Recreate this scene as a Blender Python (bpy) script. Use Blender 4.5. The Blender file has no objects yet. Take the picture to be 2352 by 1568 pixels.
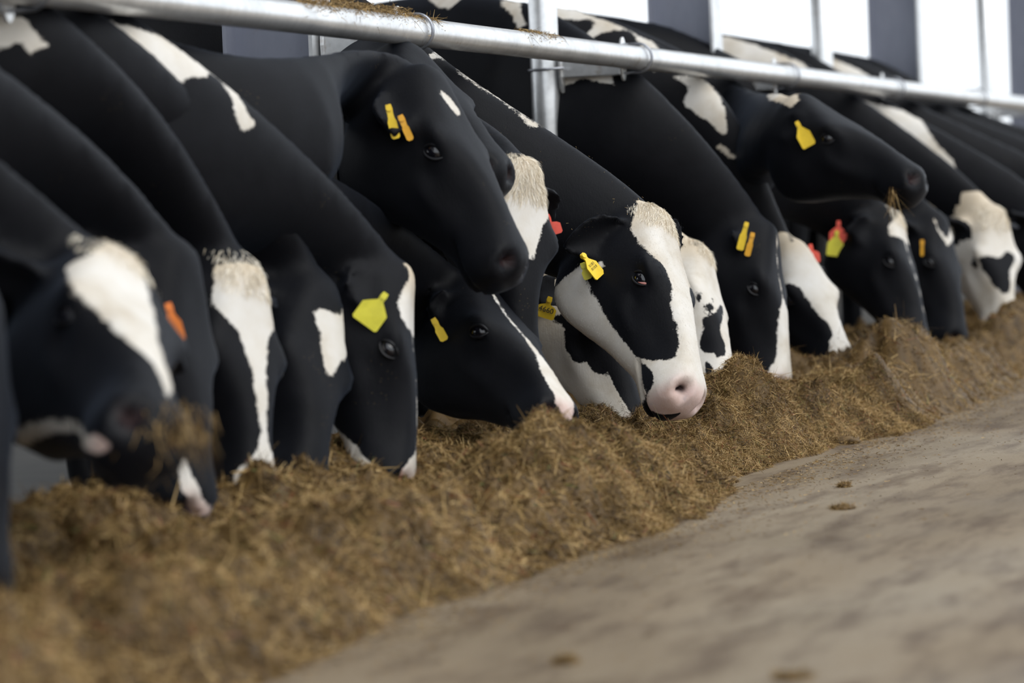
import bpy, bmesh, math, random
import numpy as np
from mathutils import Vector, Matrix

# ------------------------------------------------------------------ camera, sky, light, exposure
scene = bpy.context.scene
COL = scene.collection
YAW, PITCH, ROLL = 0.35014589, 0.04252249, 0.03908252
CAM = np.array([0.0, 0.0, 0.66])
def cam_basis(a, p, r):
    F = np.array([math.cos(a)*math.cos(p), math.sin(a)*math.cos(p), -math.sin(p)])
    R = np.array([math.sin(a), -math.cos(a), 0.0]); U = np.cross(R, F)
    return R*math.cos(r)-U*math.sin(r), U*math.cos(r)+R*math.sin(r), F
_r, _u, _f = cam_basis(YAW, PITCH, ROLL)
cd = bpy.data.cameras.new('camera'); cam = bpy.data.objects.new('camera', cd); COL.objects.link(cam)
cam.matrix_world = Matrix(((_r[0], _u[0], -_f[0], CAM[0]), (_r[1], _u[1], -_f[1], CAM[1]), (_r[2], _u[2], -_f[2], CAM[2]), (0, 0, 0, 1)))
cd.sensor_width = 36.0; cd.sensor_fit = 'HORIZONTAL'; cd.lens = 36.0*6860/2352
cd.clip_start = 0.05; cd.clip_end = 400
cd.dof.use_dof = True; cd.dof.focus_distance = 7.5; cd.dof.aperture_fstop = 2.6
scene.camera = cam
scene.view_settings.view_transform = 'Standard'; scene.view_settings.look = 'None'
scene.view_settings.gamma = 1.0; scene.view_settings.use_curve_mapping = False
scene.view_settings.exposure = 0.0

world = bpy.data.worlds.new('overcast_sky'); scene.world = world; world.use_nodes = True
nt = world.node_tree; bg = nt.nodes['Background']
bg.inputs[0].default_value = (0.90, 0.95, 1.0, 1); bg.inputs[1].default_value = 1.55
sd = bpy.data.lights.new('veiled_sun', 'SUN'); sd.energy = 1.5; sd.angle = math.radians(40); sd.color = (1.0, 0.97, 0.92)
sun = bpy.data.objects.new('veiled_sun', sd); COL.objects.link(sun)
sun.rotation_euler = Vector((0.25, 0.62, -0.75)).to_track_quat('-Z', 'Y').to_euler()

RNG = np.random.default_rng(7); random.seed(7)
RAIL_Y, RAIL_Z = 2.68, 1.11

# ------------------------------------------------------------------ helpers
def tag(o, label=None, cat=None, group=None, kind=None):
    if label: o['label'] = label
    if cat: o['category'] = cat
    if group: o['group'] = group
    if kind: o['kind'] = kind
    return o
def link(name, mesh, mat=None, parent=None, smooth=True):
    if mat is not None:
        for m in (mat if isinstance(mat, (list, tuple)) else [mat]): mesh.materials.append(m)
    if smooth: mesh.shade_smooth()
    o = bpy.data.objects.new(name, mesh); COL.objects.link(o)
    if parent is not None: o.parent = parent
    return o
def mesh_from(name, v, f):
    me = bpy.data.meshes.new(name); me.from_pydata([tuple(map(float, p)) for p in v], [], [tuple(map(int, q)) for q in f]); me.update(); return me
def fast_mesh(name, V, F):          # F: (n,k) array of equal polygons
    me = bpy.data.meshes.new(name); V = np.ascontiguousarray(V, np.float32); F = np.ascontiguousarray(F, np.int32); n, k = F.shape
    me.vertices.add(len(V)); me.vertices.foreach_set('co', V.ravel())
    me.loops.add(n*k); me.loops.foreach_set('vertex_index', F.ravel())
    me.polygons.add(n); me.polygons.foreach_set('loop_start', np.arange(0, n*k, k, dtype=np.int32)); me.polygons.foreach_set('loop_total', np.full(n, k, np.int32))
    me.update(calc_edges=True); return me
class MB:
    def __init__(s): s.v = []; s.f = []
    def add(s, v, f):
        o = len(s.v); s.v += [tuple(p) for p in v]; s.f += [tuple(i+o for i in q) for q in f]
    def box(s, lo, hi):
        x0, y0, z0 = lo; x1, y1, z1 = hi
        s.add([(x0,y0,z0),(x1,y0,z0),(x1,y1,z0),(x0,y1,z0),(x0,y0,z1),(x1,y0,z1),(x1,y1,z1),(x0,y1,z1)],
              [(3,2,1,0),(4,5,6,7),(0,1,5,4),(1,2,6,5),(2,3,7,6),(3,0,4,7)])
    def tube(s, pts, rad, n=16, cap=True):
        pts = [np.array(p, float) for p in pts]; k = len(pts)
        rad = [rad]*k if np.isscalar(rad) else list(rad)
        rings = []; up = None
        for i, p in enumerate(pts):
            t = pts[min(i+1, k-1)]-pts[max(i-1, 0)]; t = t/np.linalg.norm(t)
            if up is None:
                up = np.array([0, 0, 1.0]) if abs(t[2]) < .9 else np.array([1.0, 0, 0])
            a = np.cross(t, up); a /= np.linalg.norm(a); b = np.cross(a, t); up = b
            rings.append([p+rad[i]*(math.cos(2*math.pi*j/n)*a+math.sin(2*math.pi*j/n)*b) for j in range(n)])
        v = [q for r in rings for q in r]; f = []
        for i in range(k-1):
            for j in range(n): f.append((i*n+j, i*n+(j+1) % n, (i+1)*n+(j+1) % n, (i+1)*n+j))
        if cap: f.append(tuple(range(n-1, -1, -1))); f.append(tuple((k-1)*n+j for j in range(n)))
        s.add(v, f)
    def build(s, name, mat=None, parent=None, smooth=True, loc=None):
        o = link(name, mesh_from(name, s.v, s.f), mat, parent, smooth)
        if loc is not None: o.location = loc
        return o
def empty(name, loc):
    o = bpy.data.objects.new(name, None); COL.objects.link(o); o.location = loc; o.empty_display_size = .1; return o
def bevel(o, w, seg=2):
    m = o.modifiers.new('bevel', 'BEVEL'); m.width = w; m.segments = seg; m.limit_method = 'ANGLE'; m.angle_limit = math.radians(40); return o

# ------------------------------------------------------------------ materials
def new_mat(name):
    m = bpy.data.materials.new(name); m.use_nodes = True; n = m.node_tree; b = n.nodes['Principled BSDF']; return m, n, b
def nd(n, t, **kw):
    x = n.nodes.new(t)
    for k, v in kw.items(): setattr(x, k, v)
    return x
def noise(n, scale, detail=4, rough=.55, vec=None, dist=0.0):
    x = nd(n, 'ShaderNodeTexNoise'); x.inputs['Scale'].default_value = scale; x.inputs['Detail'].default_value = detail
    x.inputs['Roughness'].default_value = rough; x.inputs['Distortion'].default_value = dist
    if vec is not None: n.links.new(vec, x.inputs['Vector'])
    return x
def ramp(n, src, stops):
    r = nd(n, 'ShaderNodeValToRGB'); e = r.color_ramp.elements
    while len(e) < len(stops): e.new(.5)
    for i, (p, c) in enumerate(stops): e[i].position = p; e[i].color = (*c, 1) if len(c) == 3 else c
    n.links.new(src, r.inputs[0]); return r
def mixc(n, fac, a, b, mode='MIX'):
    x = nd(n, 'ShaderNodeMix', data_type='RGBA', blend_type=mode)
    for i, v in ((0, fac), (6, a), (7, b)):
        if hasattr(v, 'is_linked') or isinstance(v, bpy.types.NodeSocket): n.links.new(v, x.inputs[i])
        else: x.inputs[i].default_value = v if i == 0 else (*v, 1)
    return x.outputs[2]
def mth(n, op, a, b=None, c=None, clamp=False):
    x = nd(n, 'ShaderNodeMath', operation=op); x.use_clamp = clamp
    for i, v in ((0, a), (1, b), (2, c)):
        if v is None: continue
        if isinstance(v, bpy.types.NodeSocket): n.links.new(v, x.inputs[i])
        else: x.inputs[i].default_value = v
    return x.outputs[0]
def attr(n, name):
    x = nd(n, 'ShaderNodeAttribute'); x.attribute_name = name; return x
def coords(n, scale=(1, 1, 1), out='Object'):
    t = nd(n, 'ShaderNodeTexCoord'); m = nd(n, 'ShaderNodeMapping'); m.inputs['Scale'].default_value = scale
    n.links.new(t.outputs[out], m.inputs[0]); return m.outputs[0]
def bump(n, b, h, strength, dist):
    x = nd(n, 'ShaderNodeBump'); x.inputs['Strength'].default_value = strength; x.inputs['Distance'].default_value = dist
    n.links.new(h, x.inputs['Height']); n.links.new(x.outputs[0], b.inputs['Normal'])

def hide_material():
    m, n, b = new_mat('cow_hide')
    co = coords(n)
    # fuzzy hair edge of the markings
    fine = noise(n, 170, 3, .7, co); mid = noise(n, 45, 3, .6, co)
    e = mth(n, 'ADD', mth(n, 'MULTIPLY', mth(n, 'SUBTRACT', fine.outputs[0], .5), .013), mth(n, 'MULTIPLY', mth(n, 'SUBTRACT', mid.outputs[0], .5), .016))
    sdf = mth(n, 'ADD', attr(n, 'mark').outputs['Fac'], e)
    white = mth(n, 'MULTIPLY_ADD', sdf, 230.0, .5, clamp=True)
    lo = noise(n, 7, 4, .6, co)
    wcol = ramp(n, lo.outputs[0], [(.3, (.47, .41, .33)), (.5, (.60, .56, .50)), (.7, (.66, .635, .60))])
    dirt = ramp(n, noise(n, 60, 4, .7, co).outputs[0], [(.0, (0, 0, 0)), (.68, (0, 0, 0)), (.80, (1, 1, 1))])
    wc = mixc(n, mth(n, 'MULTIPLY', dirt.outputs[0], .45), wcol.outputs[0], (.34, .24, .14))
    wc = mixc(n, attr(n, 'tan').outputs['Fac'], wc, (.54, .44, .31))
    pk = ramp(n, noise(n, 38, 3, .6, co).outputs[0], [(.25, (.50, .28, .23)), (.6, (.58, .39, .36)), (.8, (.42, .29, .31))])
    wc = mixc(n, attr(n, 'pink').outputs['Fac'], wc, pk.outputs[0])
    bc = ramp(n, noise(n, 11, 4, .6, co).outputs[0], [(.3, (.0022, .0024, .0036)), (.7, (.0044, .0046, .0064))])
    chaff = nd(n, 'ShaderNodeTexVoronoi'); chaff.inputs['Scale'].default_value = 140; n.links.new(co, chaff.inputs['Vector'])
    ck = mth(n, 'MULTIPLY', mth(n, 'LESS_THAN', chaff.outputs['Distance'], .10), mth(n, 'GREATER_THAN', noise(n, 9, 2, .5, co).outputs[0], .66))
    bcc = mixc(n, mth(n, 'MULTIPLY', ck, .5), bc.outputs[0], (.30, .22, .10))
    n.links.new(mixc(n, attr(n, 'hole').outputs['Fac'], mixc(n, white, bcc, wc), (.022, .010, .010)), b.inputs['Base Color'])
    dark = mth(n, 'SUBTRACT', 1.0, white)
    n.links.new(mth(n, 'MULTIPLY_ADD', dark, -.12, mth(n, 'MULTIPLY_ADD', attr(n, 'pink').outputs['Fac'], -.25, .72)), b.inputs['Roughness'])
    b.inputs['Specular IOR Level'].default_value = .13
    b.inputs['Sheen Weight'].default_value = .05; b.inputs["Sheen Roughness"].default_value = .45; b.inputs['Sheen Tint'].default_value = (.58, .72, 1, 1)
    hb = noise(n, 220, 3, .7, coords(n, (1, 1, .35)))
    bump(n, b, mth(n, 'ADD', hb.outputs[0], mth(n, 'MULTIPLY', noise(n, 24, 3, .5, co).outputs[0], .8)), .16, .005)
    return m
def simple(name, col, rough=.5, metal=0.0, spec=.5, ns=None, amp=.25, bmp=None):
    m, n, b = new_mat(name); b.inputs['Roughness'].default_value = rough; b.inputs['Metallic'].default_value = metal; b.inputs['Specular IOR Level'].default_value = spec
    if ns:
        r = noise(n, ns, 4, .6, coords(n))
        lo = tuple(c*(1-amp) for c in col); hi = tuple(min(1, c*(1+amp)) for c in col)
        n.links.new(ramp(n, r.outputs[0], [(.3, lo), (.7, hi)]).outputs[0], b.inputs['Base Color'])
        if bmp: bump(n, b, r.outputs[0], bmp[0], bmp[1])
    else: b.inputs['Base Color'].default_value = (*col, 1)
    return m
def galvanised(name='galvanised_steel'):
    m, n, b = new_mat(name); co = coords(n)
    sp = nd(n, 'ShaderNodeTexVoronoi'); sp.inputs['Scale'].default_value = 60; n.links.new(co, sp.inputs['Vector'])
    big = noise(n, 9, 5, .65, co); fine = noise(n, 120, 3, .7, co)
    c = ramp(n, big.outputs[0], [(.3, (.60, .61, .62)), (.55, (.74, .75, .76)), (.75, (.82, .83, .84))])
    c2 = mixc(n, .25, c.outputs[0], sp.outputs['Distance'], 'SOFT_LIGHT')
    rust = ramp(n, noise(n, 14, 6, .75, co).outputs[0], [(.60, (0, 0, 0)), (.74, (1, 1, 1))])
    c3 = mixc(n, mth(n, 'MULTIPLY', rust.outputs[0], .5), c2, (.30, .21, .12))
    n.links.new(c3, b.inputs['Base Color']); b.inputs['Metallic'].default_value = .75
    n.links.new(mth(n, 'MULTIPLY_ADD', fine.outputs[0], .18, .24), b.inputs['Roughness'])
    bump(n, b, fine.outputs[0], .12, .002); return m
def floor_material():
    m, n, b = new_mat('feed_alley_concrete'); co = coords(n)
    big = noise(n, .9, 5, .6, coords(n, (.5, 1.6, 1)), .4); med = noise(n, 5, 6, .65, coords(n, (.55, 2.0, 1))); fi = noise(n, 90, 4, .7, co)
    c = ramp(n, big.outputs[0], [(.3, (.130, .092, .052)), (.5, (.198, .148, .092)), (.72, (.260, .212, .148))])
    st = ramp(n, med.outputs[0], [(.36, (.36, .27, .19)), (.54, (1, 1, 1))])
    c2 = mixc(n, .75, c.outputs[0], st.outputs[0], 'MULTIPLY')
    c3 = mixc(n, .35, c2, fi.outputs['Color'], 'OVERLAY')
    mt = nd(n, 'ShaderNodeMix', data_type='RGBA')
    n.links.new(c2, b.inputs['Base Color'])
    gl = ramp(n, noise(n, 1.6, 4, .55, coords(n, (.6, 1.2, 1))).outputs[0], [(.35, (.36,)*3), (.6, (.70,)*3)])
    n.links.new(gl.outputs[0], b.inputs['Roughness']); b.inputs['Specular IOR Level'].default_value = .4
    bump(n, b, mth(n, 'ADD', fi.outputs[0], med.outputs[0]), .35, .006); return m
def silage_material():
    m, n, b = new_mat('chopped_silage'); co = coords(n)
    a = attr(n, 'tone')
    c = ramp(n, a.outputs['Fac'], [(0, (.030, .017, .006)), (.30, (.160, .095, .030)), (.60, (.32, .205, .075)), (.86, (.55, .39, .175)), (.93, (.24, .085, .04)), (1, (.13, .14, .04))])
    v = noise(n, 6, 3, .6, co)
    c2 = mixc(n, .5, c.outputs[0], ramp(n, v.outputs[0], [(.3, (.55, .50, .45)), (.7, (1, 1, 1))]).outputs[0], 'MULTIPLY')
    n.links.new(c2, b.inputs['Base Color']); b.inputs['Roughness'].default_value = .6; b.inputs['Specular IOR Level'].default_value = .3
    return m
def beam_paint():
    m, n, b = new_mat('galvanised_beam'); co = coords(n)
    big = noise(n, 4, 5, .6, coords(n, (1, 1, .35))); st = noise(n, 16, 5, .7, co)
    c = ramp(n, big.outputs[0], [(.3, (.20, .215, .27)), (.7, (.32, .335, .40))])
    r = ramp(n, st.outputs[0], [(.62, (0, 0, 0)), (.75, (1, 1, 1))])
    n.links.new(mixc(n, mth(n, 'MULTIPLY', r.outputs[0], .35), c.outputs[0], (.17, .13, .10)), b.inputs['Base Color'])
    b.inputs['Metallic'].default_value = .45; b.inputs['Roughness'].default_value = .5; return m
M_HIDE = hide_material()
M_GALV = galvanised(); M_BEAM = beam_paint(); M_FLOOR = floor_material(); M_SIL = silage_material()
M_BOLT = simple('bolt_steel', (.30, .31, .34), .35, metal=.8, ns=60)
M_CONC = simple('kerb_concrete', (.20, .18, .155), .85, ns=9, amp=.35, bmp=(.3, .01))
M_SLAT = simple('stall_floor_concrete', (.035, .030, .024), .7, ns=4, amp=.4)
M_GROUND = simple('gravel_outside', (.42, .40, .36), .9, ns=3)
M_ROOF = simple('roof_sheet', (.45, .46, .48), .6, ns=2, amp=.1)
M_EYE = simple('cow_eye', (.006, .006, .009), .06, spec=.8)
M_LID = simple('eyelid_skin', (.006, .006, .008), .42, spec=.35, ns=60)
M_LIDPINK = simple('eye_corner_flesh', (.50, .20, .17), .3, spec=.6, ns=80)
M_YEL = simple('tag_yellow', (.80, .55, .025), .45, ns=30, amp=.12)
M_LEM = simple('tag_lemon', (.72, .66, .06), .45, ns=30, amp=.12)
M_ORA = simple('tag_orange', (.80, .22, .04), .45, ns=30, amp=.12)
M_RED = simple('tag_red', (.80, .11, .075), .45, ns=30, amp=.12)
M_INK = simple('tag_ink', (.02, .02, .02), .6)
M_TAG = {'yellow': M_YEL, 'lemon': M_LEM, 'orange': M_ORA, 'red': M_RED, 'amber': simple('tag_amber', (.72, .36, .02), .45, ns=30, amp=.12)}
def hair_mat(name, c0, c1):
    m, n, b = new_mat(name)
    n.links.new(ramp(n, attr(n, 'tone').outputs['Fac'], [(0, c0), (1, c1)]).outputs[0], b.inputs['Base Color'])
    b.inputs['Roughness'].default_value = .6; b.inputs['Specular IOR Level'].default_value = .15; return m
M_CREAM = hair_mat('cream_hair', (.68, .58, .43), (.90, .85, .75)); M_DARKHAIR = hair_mat('black_hair', (.0022, .0024, .0036), (.007, .0072, .010)); M_WHITEHAIR = hair_mat('white_hair', (.48, .44, .385), (.60, .565, .51))

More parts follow.
